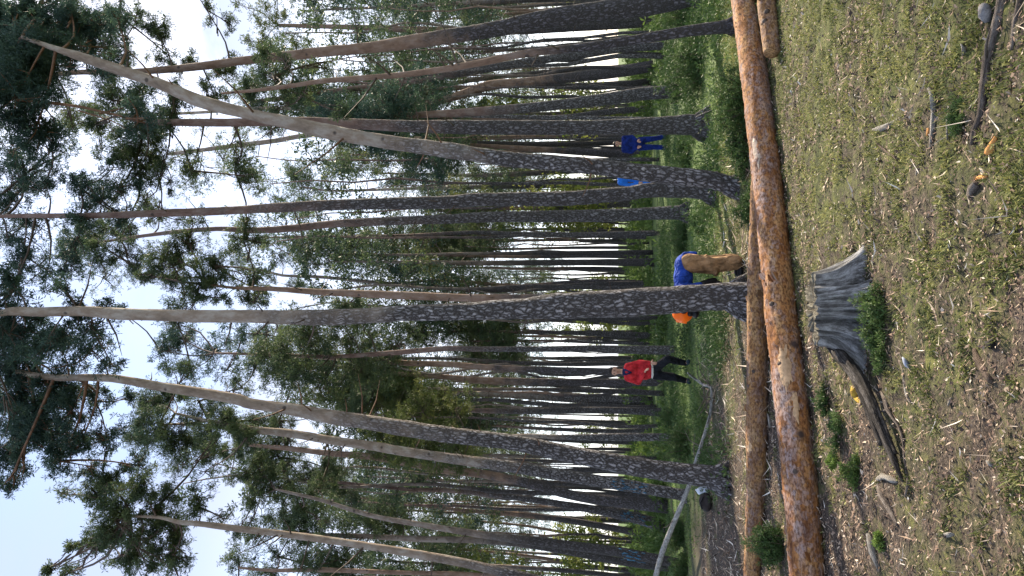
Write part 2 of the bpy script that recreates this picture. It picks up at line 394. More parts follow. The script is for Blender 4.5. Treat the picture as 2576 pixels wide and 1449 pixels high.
# ---- traced pines: nearest first -------------------------------------------------
pine('pine_tree', 'thick scaly-barked pine in the middle with a bending worker in an orange helmet behind it',
     [(1888,748,80),(1850,744,70),(1758,749,66),(1658,757,70),(1558,763,70),(1400,770,64),(1321,776,54),(1229,780,48),(1129,785,44),(1029,787,42),(929,794,41),(829,798,43),(729,798,39),(629,796,35),(500,796,35),(375,793,32),(275,789,33),(200,783,28),(100,785,27),(35,783,24),(-40,800,16)],
     blobs=[(60,835,40,30,.6),(110,870,50,40,.6),(230,830,50,30,.5),(-60,780,60,90),(-60,880,60,60),(20,700,25,30,.5),(150,720,30,25,.5),(-150,800,90,120)], bark=BARK_GREY, extend=3.0, dens=.8, needle=NEEDLE_BLUE)
pine('pine_tree', 'strongly leaning pine crossing in front of several other trunks',
     [(1858,472,46),(1805,457,44),(1781,451,44),(1683,442,45),(1585,431,41),(1488,419,40),(1390,410,40),(1293,402,38),(1195,388,38),(1129,377,42),(1029,363,37),(929,348,36),(829,330,40),(729,308,37),(629,286,30),(500,253,35),(400,210,30),(300,176,30),(200,142,25),(150,126,17),(60,95,10)],
     blobs=[(60,150,90,80,1.5),(100,60,80,70,1.4),(40,250,80,70,1.5),(20,40,60,60,1.6),(180,30,60,40,.7),(230,100,40,50,.5),(90,330,60,50,1.1),(-60,120,60,120,1.3),(300,60,50,40,.4)], bark=BARK_GREY, limbcol=LIMB_ORANGE, needle=NEEDLE_BLUE, dens=1.15)
pine('pine_tree', 'tall leaning pine with large pale bark plates and a broad rooted foot',
     [(1832,1206,64),(1781,1198,54),(1683,1187,50),(1561,1168,46),(1439,1146,43),(1317,1121,40),(1229,1107,40),(1129,1094,41),(1029,1078,42),(929,1061,38),(829,1046,37),(729,1028,31),(629,1015,28),(600,1005,30),(500,988,28),(400,972,25),(300,953,22),(225,949,20),(150,950,18),(75,942,15),(0,925,12)],
     blobs=[(50,890,60,50,1.2),(50,990,70,60,1.4),(90,1070,80,60,1.4),(180,1040,45,50,1),(40,1150,50,45,1),(150,1160,45,40,.8),(200,1120,35,40,.7),(120,970,60,40,1.1),(225,985,30,35,.6),(20,1220,40,20,.5),(-70,1000,60,100),(150,860,60,40,.9),(230,880,40,50,.7),(240,1010,25,30,.6)], bark=BARK_GREY, limbcol=LIMB_ORANGE, extend=1.5, needle=NEEDLE_BLUE)
pine('pine_tree', 'big reddish pine leaning towards the top edge of the photo, its foot beyond the frame',
     [(1775,-22,56),(1640,12,50),(1500,32,50),(1400,47,48),(1321,61,42),(1229,80,38),(1129,95,38),(1029,110,35),(929,123,28),(829,131,27),(729,141,26),(600,152,22),(500,163,22),(400,171,19),(300,177,16),(200,178,14),(125,185,12),(40,190,8)], 
     blobs=[(80,110,80,60,1.2),(140,190,50,40,.8),(390,75,38,30,1.2),(300,40,50,40,.5),(460,170,30,30,.6),(560,185,32,22,.9),(250,60,60,50,.6),(520,25,16,30,.5),(30,200,60,80,1.4),(200,110,50,40,.6)], bark=BARK_BROWN, needle=NEEDLE)
pine('pine_tree', 'dark upright pine whose foot shows between two others next to the strongly leaning one',
     [(1800,486,42),(1732,478,40),(1634,478,37),(1585,485,36),(1537,489,37),(1415,498,38),(1293,499,34),(1195,502,35),(1129,508,34),(1029,511,32),(929,513,29),(829,516,28),(729,520,27),(629,526,23),(600,528,22),(500,533,22),(400,537,20),(300,541,18),(200,543,15),(125,543,14),(50,543,12),(-40,545,9)],
     blobs=[(60,420,55,50,1),(110,460,45,35,.8),(200,470,45,30,.9),(250,500,35,35,.8),(30,500,30,35,.7),(170,640,50,40,.7),(60,640,55,55,.7),(30,720,40,30,.6),(-60,540,70,100,1),(200,560,40,30,.9),(120,690,40,30,.6),(300,470,30,25,.6),(20,600,30,30,.7)], bark=BARK_DARK, extend=1, needle=NEEDLE_BLUE, dens=.75)
pine('pine_tree', 'dark thick pine standing beside the worker in blue coveralls',
     [(1785,316,58),(1732,314,50),(1610,318,42),(1488,320,36),(1366,320,37),(1195,319,37),(1129,318,36),(1029,317,31),(929,314,28),(829,310,25),(729,308,23),(600,311,22),(500,310,21),(450,309,20),(400,308,16),(330,300,10)],
     blobs=[(360,335,50,38,1.3),(330,390,50,45,1.2),(430,300,30,30,1),(280,250,50,45,.7),(330,230,50,40,.7),(430,245,50,35,.6),(350,430,60,35,.7),(480,430,45,45,.5),(590,430,50,50,.45),(520,240,40,30,.6),(240,310,40,30,.6),(400,450,40,30,.6)], bark=BARK_DARK, needle=NEEDLE)
pine('pine_tree', 'slim dark pine with flared foot between the blue-clad helper and the bending worker',
     [(1733,534,38),(1634,537,31),(1537,541,32),(1415,543,31),(1293,545,28),(1195,548,26),(1129,552,24),(1029,555,22),(929,559,22),(829,564,20),(729,575,19),(629,580,16),(550,576,13),(450,583,12),(350,595,9),(250,610,6)],
     blobs=[(220,590,45,30,.9),(240,640,45,40,.9),(320,650,45,45,.8),(180,610,40,35,.8),(300,590,40,30,.7),(400,540,30,20,.4)], bark=BARK_DARK, limbcol=LIMB)
pine('pine_tree', 'pine with grey-blue plates and a blue paint band behind the leaning rooted pine',
     [(1727,1247,28),(1634,1231,28),(1561,1219,30),(1439,1200,30),(1317,1179,30),(1229,1166,28),(1129,1152,26),(1029,1136,24),(929,1119,24),(829,1106,22),(729,1091,22),(629,1081,17),(600,1072,14),(525,1060,9),(440,1040,6)],
     blobs=[(370,1010,30,40,1.2),(400,1070,50,45,1.2),(450,1110,50,45,1),(500,1010,50,40,.9),(560,1060,50,45,.9),(360,1110,35,45,1),(520,1150,40,30,.8),(430,990,40,40,1),(620,1100,40,40,.5)], bark=BARK_GREY, needle=NEEDLE)
pine('pine_tree', 'slim pine topped by a wide crown standing clear against the open sky',
     [(1820,1640,40),(1600,1545,32),(1400,1480,28),(1195,1430,23),(1054,1403,22),(932,1383,19),(810,1364,19),(688,1346,18),(600,1334,18),(500,1319,15),(450,1314,12),(400,1302,9),(325,1298,5)], D=11.5,
     blobs=[(245,1250,38,42,1.5),(290,1310,50,50,1.4),(245,1360,28,38,1.2),(340,1225,45,38,1.1),(390,1280,50,50,1),(440,1340,50,45,.9),(500,1275,45,38,.7),(345,1375,40,45,1.1),(300,1415,40,25,1),(120,1432,20,14,.9),(175,1440,30,20,1),(430,1410,45,35,.8),(260,1205,25,25,.8)], bark=BARK_GREY, tone=.55)
pine('pine_tree', 'blue-painted pine nearest the bottom edge of the photo',
     [(1725,1421,24),(1634,1404,24),(1561,1392,25),(1439,1379,23),(1321,1364,22),(1195,1343,18),(1054,1316,14),(932,1294,12),(810,1260,10),(730,1243,8),(688,1234,6)],
     blobs=[(650,1180,38,38,.9),(700,1225,45,45,.9),(640,1245,28,32,1.1),(750,1280,38,30,.8),(800,1230,38,38,.7),(620,1200,20,20,.9)], bark=BARK_THIN)
pine('pine_tree', 'pine with blue paint marks between the two other painted pines',
     [(1673,1326,30),(1610,1306,28),(1512,1285,22),(1415,1268,17),(1317,1254,16),(1229,1244,14),(1129,1235,11),(1029,1231,10),(929,1223,8),(829,1214,8),(754,1207,5)], bark=BARK_DARK, blobs=[(760,1210,45,40),(700,1150,45,40),(830,1180,40,40,.7),(880,1240,35,30,.7)])
pine('pine_tree', 'dark rough pine with no paint between the first two painted pines',
     [(1680,1275,34),(1561,1262,30),(1439,1246,24),(1317,1214,22),(1195,1192,22),(1129,1185,22),(1029,1166,19),(929,1148,17),(829,1139,15),(729,1128,13),(629,1119,9),(600,1104,8)], bark=BARK_BROWN, blobs=[(620,1090,40,35),(650,1140,45,40),(700,1060,40,30,.8),(590,1130,30,30,.8)])
pine('pine_tree', 'straight dark pine with a light grey thin top close beside the middle pine',
     [(1775,752,30),(1600,748,26),(1400,750,22),(1195,750,20),(1054,745,21),(932,740,20),(810,735,17),(688,727,13),(590,724,8),(520,715,5)],
     blobs=[(420,650,45,38,1.3),(470,610,45,30,1.2),(540,670,50,40,1),(360,690,25,18,.7),(500,720,45,30,.8),(430,700,40,30,.8),(610,600,35,30,.6),(640,760,30,15,.9),(880,765,45,15,1.4),(560,750,30,20,.6)], bark=BARK_BROWN, needle=NEEDLE)
pine('pine_tree', 'thin wavy grey tree next to the middle pine, curving over towards the sky gap',
     [(1640,716,20),(1537,716,17),(1415,722,16),(1317,727,15),(1195,729,14),(1054,720,14),(932,709,10),(810,697,9),(712,693,7),(676,683,6),(615,674,5),(540,668,3)], bark=BARK_THIN,
     blobs=[(600,655,30,25,.5),(700,640,35,30,.6),(760,720,35,25,.6)])
pine('pine_tree', 'slim bark-plated pine leaning out of the green bushes near the top right of the trunks',
     [(1848,64,34),(1732,78,27),(1634,95,25),(1561,107,23),(1439,125,20),(1317,140,18),(1195,165,17),(1029,190,15),(829,206,13),(729,220,11),(629,231,9),(560,236,5)], bark=BARK_BROWN, needle=NEEDLE,
     blobs=[(690,190,35,35,.7),(620,215,30,20,.5),(760,240,38,30,.6),(710,150,30,30,.6)])
far_traced = [
 ('dark pine rising just behind the slim plated pine in the bushes', [(1678,114,20),(1561,124,19),(1439,141,20),(1317,158,20),(1195,178,20),(1029,204,18),(829,231,13),(629,258,11)], BARK_DARK),
 ('dark trunk just under the big reddish pine in the photo', [(1642,52,28),(1560,58,30),(1500,64,28),(1400,70,28),(1300,74,26),(1150,78,20),(900,70,14),(700,66,8)], BARK_BROWN),
 ('forked-looking brown pine ending in a bent top', [(1642,166,28),(1537,184,28),(1439,194,26),(1317,207,24),(1229,214,25),(1129,245,20),(1029,258,20),(929,280,17),(889,295,8)], BARK_BROWN),
 ('pale thin trunk squeezed between two dark ones', [(1620,166,10),(1500,172,10),(1321,185,12),(1195,200,13),(1129,212,9),(1000,222,7),(900,228,4)], BARK_THIN),
 ('plated pine one trunk before the thick one beside the blue coveralls', [(1696,230,32),(1610,237,33),(1512,253,31),(1415,265,25),(1317,273,25),(1195,282,22),(1029,292,15),(850,296,9)], BARK_DARK),
 ('small trunk between the plated pine and the thick dark pine', [(1638,273,15),(1537,281,15),(1415,295,13),(1250,300,10),(1000,296,7)], BARK_DARK),
 ('thin bluish grey trunk rising behind the head of the blue coveralls', [(1622,356,14),(1439,363,12),(1317,362,13),(1195,360,13),(1054,352,13),(900,342,13),(779,340,13),(692,354,13),(600,366,13),(500,378,11),(420,388,8)], BARK_THIN),
 ('thin brown trunk hugging the thick dark pine', [(1612,345,11),(1439,345,12),(1195,346,10),(1050,344,7)], BARK_BROWN),
 ('wide dark foot between the blue coveralls and the leaning pine', [(1626,392,26),(1500,384,19),(1380,378,16),(1290,372,12),(1195,365,9),(1000,358,6)], BARK_BROWN),
 ('thin brown trunk seen past the far side of the leaning pine', [(1600,424,13),(1500,428,12),(1317,437,13),(1195,441,10),(1029,437,6),(950,436,4)], BARK_THIN),
 ('thin trunk running down to the hidden blue figure', [(1612,454,14),(1488,463,14),(1321,468,13),(1195,471,11),(1029,475,8),(844,480,6),(760,470,4)], BARK_THIN),
 ('brown trunk between the dark upright pine and the slim flared pine', [(1622,506,17),(1500,518,16),(1380,524,12),(1250,525,10),(1100,530,7)], BARK_DARK),
 ('first of the pencil-thin trunks after the slim flared pine', [(1605,577,7),(1450,575,7),(1250,578,6),(1080,574,4)], BARK_THIN),
 ('pencil-thin dark trunk, widest of the first thin cluster', [(1630,596,14),(1500,594,9),(1300,592,8),(1080,590,5)], BARK_DARK),
 ('pencil-thin trunk in the middle of the first thin cluster', [(1600,606,8),(1400,604,7),(1200,608,5),(1050,606,4)], BARK_THIN),
 ('pencil-thin brown trunk last of the first thin cluster', [(1605,623,9),(1450,623,8),(1250,627,6),(1050,625,4)], BARK_BROWN),
 ('upper of two side by side pines behind the bending worker', [(1634,645,14),(1488,643,13),(1317,646,9),(1195,644,9),(1129,642,7),(954,642,5),(860,640,3)], BARK_BROWN),
 ('lower of two side by side pines behind the bending worker', [(1645,660,22),(1488,660,17),(1317,661,15),(1195,662,12),(1054,660,10),(954,659,7),(830,658,4)], BARK_THIN),
 ('thin trunk between the paired pines and the middle pine', [(1605,680,14),(1488,676,12),(1317,676,7),(1240,674,6),(1050,672,4)], BARK_BROWN),
 ('trunk showing along the lower edge of the middle pine', [(1622,812,18),(1500,810,14),(1400,806,10),(1300,802,7),(1150,806,5)], BARK_THIN),
 ('dark straight trunk above the orange helmet side of the middle pine', [(1639,845,18),(1488,839,14),(1366,836,8),(1195,834,7),(1029,836,4)], BARK_DARK),
 ('first hair-thin trunk between two dark straight ones', [(1622,852,9),(1488,850,8),(1366,846,6),(1200,845,4)], BARK_BROWN),
 ('second hair-thin trunk between two dark straight ones', [(1640,865,9),(1488,861,7),(1366,857,6),(1180,858,4)], BARK_DARK),
 ('dark pine rising beside the raised knee of the person in red', [(1700,881,25),(1610,880,22),(1488,877,18),(1366,878,15),(1195,878,14),(1129,876,14),(1029,884,14),(929,892,13),(829,897,10),(700,893,6)], BARK_DARK),
 ('pine rising directly behind the head of the person in red', [(1690,940,22),(1561,936,19),(1488,934,18),(1366,930,16),(1229,925,16),(1129,917,15),(1029,914,15),(929,905,14),(829,899,12),(729,893,10),(629,890,8),(540,888,5)], BARK_BROWN),
 ('pine passing the elbow of the person in red', [(1673,963,18),(1488,962,18),(1341,960,18),(1195,956,18),(1129,949,14),(1029,943,12),(929,932,10),(829,919,9),(679,904,6)], BARK_BROWN),
 ('thin pale trunk overlapping the ridged dark pine', [(1671,990,14),(1488,983,12),(1341,980,8),(1195,979,8),(1129,978,7),(1029,975,7),(879,969,5)], BARK_THIN),
 ('dark pine with long ridged bark near the person in red', [(1642,1012,28),(1610,1009,26),(1488,1005,25),(1341,996,20),(1229,991,15),(1079,990,9),(900,984,5)], BARK_GREY),
 ('dark thin pine with a small kink high up', [(1664,1037,22),(1561,1032,17),(1439,1031,17),(1317,1033,15),(1195,1032,13),(1129,1029,10),(1059,1030,10),(1039,1034,9),(979,1024,7),(879,1014,5)], BARK_DARK),
 ('thin trunk past the kinked pine', [(1605,1063,9),(1439,1059,9),(1317,1051,6),(1150,1044,5)], BARK_THIN),
 ('thinner trunk ending near the plated leaning pine', [(1640,1080,12),(1561,1085,12),(1390,1080,9),(1250,1072,6),(1080,1060,4)], BARK_DARK),
 ('pale slanting trunk that runs behind the plated leaning pine', [(1692,1100,20),(1561,1099,20),(1488,1099,18),(1390,1098,12),(1305,1096,9),(1150,1110,7),(950,1115,5)], BARK_GREY),
 ('slender stem between the unpainted rough pine and the second painted pine', [(1622,1290,12),(1439,1252,11),(1317,1222,9),(1229,1217,8),(1129,1210,8),(1029,1198,7),(929,1187,6),(829,1172,5)], BARK_THIN),
 ('reddish brown trunk following the second painted pine', [(1628,1345,17),(1439,1310,16),(1317,1297,14),(1229,1290,11),(1129,1279,9),(1029,1267,8),(929,1258,7),(829,1246,6)], BARK_BROWN),
 ('orange hair-thin trunk near the third painted pine', [(1600,1360,8),(1439,1342,8),(1317,1322,6),(1195,1310,5),(1079,1298,4)], BARK_BROWN),
 ('grey trunk crossing behind the third painted pine', [(1682,1428,20),(1561,1412,18),(1439,1392,18),(1321,1374,17),(1195,1360,16),(1050,1354,15),(932,1349,13),(786,1345,11),(700,1338,9)], BARK_THIN),
 ('thin brown stem below the third painted pine', [(1620,1440,14),(1500,1428,12),(1439,1416,11),(1317,1398,8),(1195,1387,6),(1050,1376,4)], BARK_BROWN),
 ('thin pale stem at the bottom edge of the photo', [(1640,1462,13),(1500,1443,12),(1366,1432,11),(1195,1423,9),(1060,1415,7),(950,1408,5)], BARK_THIN),
 ('brown branching trunk running along the bottom edge', [(1700,1500,14),(1400,1468,12),(1200,1448,11),(1000,1438,11),(810,1432,13),(688,1434,9),(600,1428,6)], BARK_BROWN),
 ('thin reddish trunk close to the top edge of the photo', [(1610,13,14),(1450,18,10),(1320,28,9),(1268,35,7),(1195,42,6),(1100,50,5)], BARK_BROWN),
 ('hair-thin trunk at the very top edge of the photo', [(1600,2,9),(1440,8,8),(1232,15,6),(1080,10,4)], BARK_BROWN),
 ('slender pale trunk rising from behind the leaning pine into its crown', [(1640,300,10),(1100,290,10),(700,274,9),(500,282,8),(350,288,7),(230,285,4)], BARK_GREY),
]
custom = {10: [(740,440,42,42,1.3),(790,470,45,45,1.3),(700,500,22,22,1),(850,420,45,40,1),(900,400,45,40,.9),(760,520,40,20,1)],
          17: [(790,610,45,40,1.2),(830,650,45,35,1.1),(880,600,40,35,.9),(760,660,30,25,1),(940,640,40,30,.6)],
          24: [(450,850,38,42,1.2),(540,880,55,40,1.1),(480,930,45,30,1),(400,880,30,30,.9),(610,840,45,35,1),(640,930,40,30,.9),(430,810,30,25,.8)],
          1: [(690,60,38,40,1.1),(660,105,22,26,1),(740,110,40,40,.9),(800,50,40,40,.5),(780,5,40,20,.8)],
          38: [(600,1410,45,30,1.3),(680,1440,45,25,1.2),(700,1400,40,25,1),(780,1420,45,25,1),(850,1440,40,20,.8)],
          6: [(480,470,50,30,.5),(560,400,40,40,.4),(620,460,40,30,.3),(430,400,40,30,.6)],
          39: [(930,60,40,45,1.2),(1030,40,40,50,1.6),(1000,100,40,40,1),(880,10,40,30,1),(1000,0,40,30,1.2)],
          41: [(280,330,40,25,.7),(240,270,40,25,.8),(330,300,35,20,.6),(180,300,50,35,1)]}
fol = [NEEDLE, NEEDLE_WARM, NEEDLE, NEEDLE, NEEDLE_BLUE]
for i, (lab, tr, bk) in enumerate(far_traced):
    D = dist(tr[0][0])
    if i == 41: D = 24
    if i == 38: D = 22
    if D < 34 and i in custom: pass
    if D > 34: D = min(D, 62)
    # bring the base onto the ground at that distance
    gx = proj(Vector((0, D, 0)))[0]; tr = [(gx, tr[0][1], tr[0][2])] + [q for q in tr[1:] if q[0] < gx - 20]
    pine('pine_tree', lab, tr, D=D, bark=bk, blobs=custom.get(i), needle=fol[i % 5], size=0.085 + 0.0022 * max(0, D - 14), stubs=3, spread=1.0, crown_from=0.68, dens=0.46, tone=.55)
print('traced trees done', len(C.objects))

# ---- distant pines: a few built, then copied
protos = []
for k in range(6):
    Hh = random.uniform(14, 19); P = []
    x_, y_ = 0, 0
    for j in range(8): P.append(Vector((0.25 * noise.noise(Vector((k*9, j*.5, 0))), 0.25 * noise.noise(Vector((k*9, j*.5, 7))), Hh * j / 7)))
    t = empty('pine_tree', (0, 0, 0), 'thin far-off pine among the crowded distant trunks', 'tree', 'distant pines in the background')
    mb = MB(); r = random.uniform(.1, .16); mb.tube(P, [r * (1 - 0.11 * j) for j in range(8)], sides=8, seg=0.8, rough=.05, seed=k*5)
    lb = mb; lb.mi = 1; cents = []; tn = []
    for q in range(16):
        f = (q + random.random()) / 16; z = Hh * (0.56 + 0.44 * f); c0 = trunk_point(P, z - .5); a = random.uniform(0, 6.28); rr = 1.9 * random.uniform(.3, 1.1) * (1.1 - .75 * f)
        c = trunk_point(P, z) + Vector((math.cos(a) * rr, math.sin(a) * rr, .3)); lb.tube([c0, c0.lerp(c, .5) + Vector((0, 0, -.1)), c], [.03, .02, .008], sides=4, close=False)
        for s_ in range(4):
            e = c + Vector(RNG.normal(size=3)) * .42; lb.tube([c, e], [.01, .004], sides=3, close=False)
            cents.append(np.array(e) + RNG.normal(size=(21, 3)) * np.array([.32, .32, .22])); tn.append(np.full(21, .5 + random.uniform(-.3, .3)))
    lb.build('trunk', [BARK_DARK, BARK_BROWN, BARK_THIN][k % 3], t, mat2=LIMB)
    V, T = tufts(np.concatenate(cents), .15, 6, 0, .3); tn = np.concatenate(tn); T = np.clip(T + np.repeat(tn, len(T)//len(tn)), 0, 1)
    tri_mesh('crown', V, T, [NEEDLE, NEEDLE_WARM, NEEDLE_BLUE][k % 3], t, n=4)
    protos.append(t)
def copy_tree(o):
    c = o.copy(); C.objects.link(c)
    for ch in o.children:
        d = ch.copy(); C.objects.link(d); d.parent = c
    return c
spots = []
holes = [(0, 350, 1180, 1449), (480, 650, 10, 130), (430, 620, 1190, 1330)]
tries = 0
while len(spots) < 105 and tries < 9000:
    tries += 1
    D = random.uniform(32, 95); u = random.uniform(-1, 1) * (D * .40 + 2)
    if all((D - a) ** 2 + (u - b) ** 2 > 3.6 for a, b in spots): spots.append((D, u))
for i, (D, u) in enumerate(spots):
    o = protos[i] if i < len(protos) else copy_tree(protos[i % len(protos)])
    o.location = (u, D, 0); o.rotation_euler.z = random.uniform(0, 6.28); s_ = random.uniform(.8, 1.15); o.scale = (s_, s_, s_)

# slender suppressed pines: long bare stems with a wisp of a crown
sl_p = []
for k in range(5):
    Hh = random.uniform(10, 15); P = [Vector((.35 * noise.noise(Vector((k*5, j*.6, 70))), .35 * noise.noise(Vector((k*5, j*.6, 77))), Hh * j / 9)) for j in range(10)]
    t = empty('pine_tree', (0, 0, 0), 'slender bare pine stem with a wispy top among the background trunks', 'tree', 'slender bare pines in the background')
    mb = MB(); r = random.uniform(.06, .10); mb.tube(P, [r * (1 - 0.085 * j) for j in range(10)], sides=7, seg=.6, rough=.08, seed=k*7); mb.mi = 1; cents = []
    for q in range(26):
        z = Hh * random.uniform(.25, 1); s0 = trunk_point(P, z); a = random.uniform(0, 6.28); rr = random.uniform(.3, 1.2); e = s0 + Vector((math.cos(a) * rr, math.sin(a) * rr, random.uniform(-.2, .5)))
        mb.tube([s0, e], [.014, .003], sides=4, close=False)
        if z > Hh * .72: cents.append(np.array(e) + RNG.normal(size=(22, 3)) * np.array([.22, .22, .15]))
    mb.build('trunk', [BARK_THIN, BARK_DARK, BARK_BROWN][k % 3], t, mat2=LIMB); V, T = tufts(np.concatenate(cents), .17, 6, .5, .3); tri_mesh('crown', V, T, NEEDLE, t, n=4); sl_p.append(t)
n_ = 0
while n_ < 150:
    D = random.uniform(24, 80); u = random.uniform(-1, 1) * (D * .40 + 1)
    if not all((D - a) ** 2 + (u - b) ** 2 > .8 for a, b in spots): continue
    spots.append((D, u)); o = sl_p[n_] if n_ < 5 else copy_tree(sl_p[n_ % 5]); n_ += 1
    o.location = (u, D, 0); o.rotation_euler = (random.uniform(-.04, .04), random.uniform(-.04, .04), random.uniform(0, 6.28)); s_ = random.uniform(.8, 1.2); o.scale = (s_, s_, s_)
# young broadleaf trees thinly spread among the far trunks
bl = []
for k in range(5):
    t = empty('young_tree', (0, 0, 0), 'young broadleaf tree with yellow-green leaves in the distance', 'tree', 'young broadleaf trees in the background')
    hh = random.uniform(4.5, 9); mb = MB(); P = [Vector((.3 * noise.noise(Vector((k, j, 0))), .3 * noise.noise(Vector((k, j, 5))), hh * j / 5)) for j in range(6)]
    mb.tube(P, [.06 * (1 - j * .17) for j in range(6)], sides=7, seg=.5); mb.mi = 1; cents = []; tn = []
    for q in range(26):
        z = hh * random.uniform(.18, 1.02); s0 = trunk_point(P, z); a = random.uniform(0, 6.28); rr = random.uniform(.4, 1.6) * (1.1 - .5 * z / hh)
        e = s0 + Vector((math.cos(a) * rr, math.sin(a) * rr, .5 * rr)); mb.tube([s0, e], [.018, .004], sides=4, close=False)
        cents.append(np.array(s0.lerp(e, .8)) + RNG.normal(size=(34, 3)) * np.array([.33, .33, .24])); tn.append(np.full(34, .6 + random.uniform(-.3, .3)))
    mb.build('trunk', BARK_THIN, t, mat2=LIMB); V, T = tufts(np.concatenate(cents), .15, 4, 0, .3, width=.5)
    tn = np.concatenate(tn); T = np.clip(T + np.repeat(tn, len(T)//len(tn)), 0, 1); tri_mesh('crown', V, T, LEAFY, t, n=4); bl.append(t)
n_ = 0; 
while n_ < 24:
    D = random.uniform(34, 90); u = random.uniform(-1, 1) * (D * .41 + 1)
    if noise.noise(Vector((u * .12, D * .05, 50))) < -.12: continue
    o = bl[n_] if n_ < 5 else copy_tree(bl[n_ % 5]); n_ += 1
    o.location = (u, D, 0); o.rotation_euler.z = random.uniform(0, 6.28); s_ = random.uniform(.7, 1.5); o.scale = (s_, s_, s_)
for (x, y, s_) in ((12.5, 15, .9), (19, 17, 1.0)):   # unseen pines added on the sun side to cast dappled shade
    o = copy_tree(protos[int(x) % 6]); o.location = (x, y, 0); o.scale = (s_, s_, s_)

# ------------------------------------------------------------------ fallen logs
def log_mat(name, a, b, c, grey):
    mt, n, p, out = mat_new(name); v = attr(n, 'bark').outputs['Vector']
    f = noise_n(n, v, 9, 6, 0.65, (1, 1, .3)); g = noise_n(n, v, 4.5, 6, .7, (1, 1, .22)); h = noise_n(n, v, 55, 4, .6, (1, 1, .6))
    vo = n.nodes.new('ShaderNodeTexVoronoi'); vo.inputs['Scale'].default_value = 26; n.links.new(v, vo.inputs['Vector'])
    sep = n.nodes.new('ShaderNodeSeparateColor'); n.links.new(vo.outputs['Color'], sep.inputs[0])
    base = ramp(n, [(.3, a), (.47, b), (.66, c)], f)
    gm = ramp(n, [(.36, (0, 0, 0)), (.52, (.85, .85, .85))], math_n(n, 'ADD', math_n(n, 'MULTIPLY', g, .7), math_n(n, 'MULTIPLY', sep.outputs[0], .12)))
    col = mixc(n, gm, base, grey)
    col = mixc(n, ramp(n, [(.42, (0, 0, 0)), (.62, (.8, .8, .8))], h), col, tuple(q * .8 for q in a))
    kn = n.nodes.new('ShaderNodeTexVoronoi'); kn.inputs['Scale'].default_value = 2.3; n.links.new(v, kn.inputs['Vector'])
    kf = ramp(n, [(.06, (1, 1, 1)), (.12, (0, 0, 0))], kn.outputs['Distance'])
    col = mixc(n, kf, col, (.06, .04, .035))
    n.links.new(col, p.inputs['Base Color']); p.inputs['Roughness'].default_value = .85; p.inputs['Specular IOR Level'].default_value = .15
    bump(n, p, math_n(n, 'ADD', math_n(n, 'MULTIPLY', f, .8), math_n(n, 'MULTIPLY', sep.outputs[0], .35)), .9, .02)
    return mt
LOG1 = log_mat('felled_bark_orange', (.09, .035, .016), (.30, .13, .045), (.44, .25, .11), (.30, .25, .25))
LOG2 = log_mat('felled_bark_tan', (.09, .04, .02), (.30, .16, .065), (.42, .27, .13), (.20, .155, .15))
BARE = simple('bare_wood', (.58, .38, .22), scale=22, var=.45, bmp=.8)
BARE_GREY = simple('bare_weathered_wood', (.46, .36, .28), scale=22, var=.4, bmp=.8)
CHIP = simple('fresh_chip', (.72, .60, .44), scale=20, var=.2)

def flake_ring(mb, P, Rr, n, smin, smax):
    """small curled bark flakes standing off the log"""
    for _ in range(n):
        i = random.randrange(len(P) - 1); f = random.random(); c = P[i].lerp(P[i+1], f); r = Rr[i] * (1-f) + Rr[i+1] * f
        d = (P[i+1] - P[i]).normalized(); u = d.orthogonal().normalized(); v = d.cross(u); a = random.uniform(0, 6.28)
        nrm = u * math.cos(a) + v * math.sin(a); tg = d.cross(nrm); s = random.uniform(smin, smax)
        p0 = c + nrm * (r * .97)
        q = [p0, p0 + d * s, p0 + d * s * .8 + tg * s * .6 + nrm * s * random.uniform(.1, .45), p0 + tg * s * .7 + nrm * s * random.uniform(.1, .4)]
        mb.add([tuple(x) for x in q], [(0, 1, 2, 3)], [(x * 3.1, _ * .37, x) for x in (0, .02, .04, .03)])
def felled(label, tr, mat, group):
    # tr: (x_bottom_edge, y, width): the lower edge is where the log touches the ground
    P = []; Rr = []
    for xb, y, w_ in tr:
        g = ground(xb, y); r = w_ / pxm(g.y) / 2
        g = ground(xb - w_ * .12, y); P.append(Vector((g.x, g.y + r * .55, r * .93))); Rr.append(r)
    base = Vector((P[len(P)//2].x, P[len(P)//2].y, 0))
    t = empty('felled_log', base, label, 'log', group)
    mb = MB(); mb.tube(P, Rr, sides=44, seg=.025, rough=.075, rs=6)
    flake_ring(mb, P, Rr, int(70 * (P[-1] - P[0]).length), .012, .04); flake_ring(mb, P, Rr, int(3 * (P[-1] - P[0]).length), .04, .09)
    kn = mb; kn.mi = 1
    for _ in range(7):
        i = random.randrange(len(P) - 1); c = P[i].lerp(P[i+1], random.random()); a = random.uniform(.3, 2.8); r = Rr[i]
        d = (P[i+1] - P[i]).normalized(); up = Vector((0, 0, 1)); fr = d.cross(up)
        nrm = (up * math.sin(a) - fr * math.cos(a)).normalized()
        kn.tube([c + nrm * r * .85, c + nrm * r * 1.06], [.03, .018], sides=9, seg=.02, rough=.2)
    mb.build('bark', mat, t, base, mat2=LIMB)
    return t, P, Rr, base
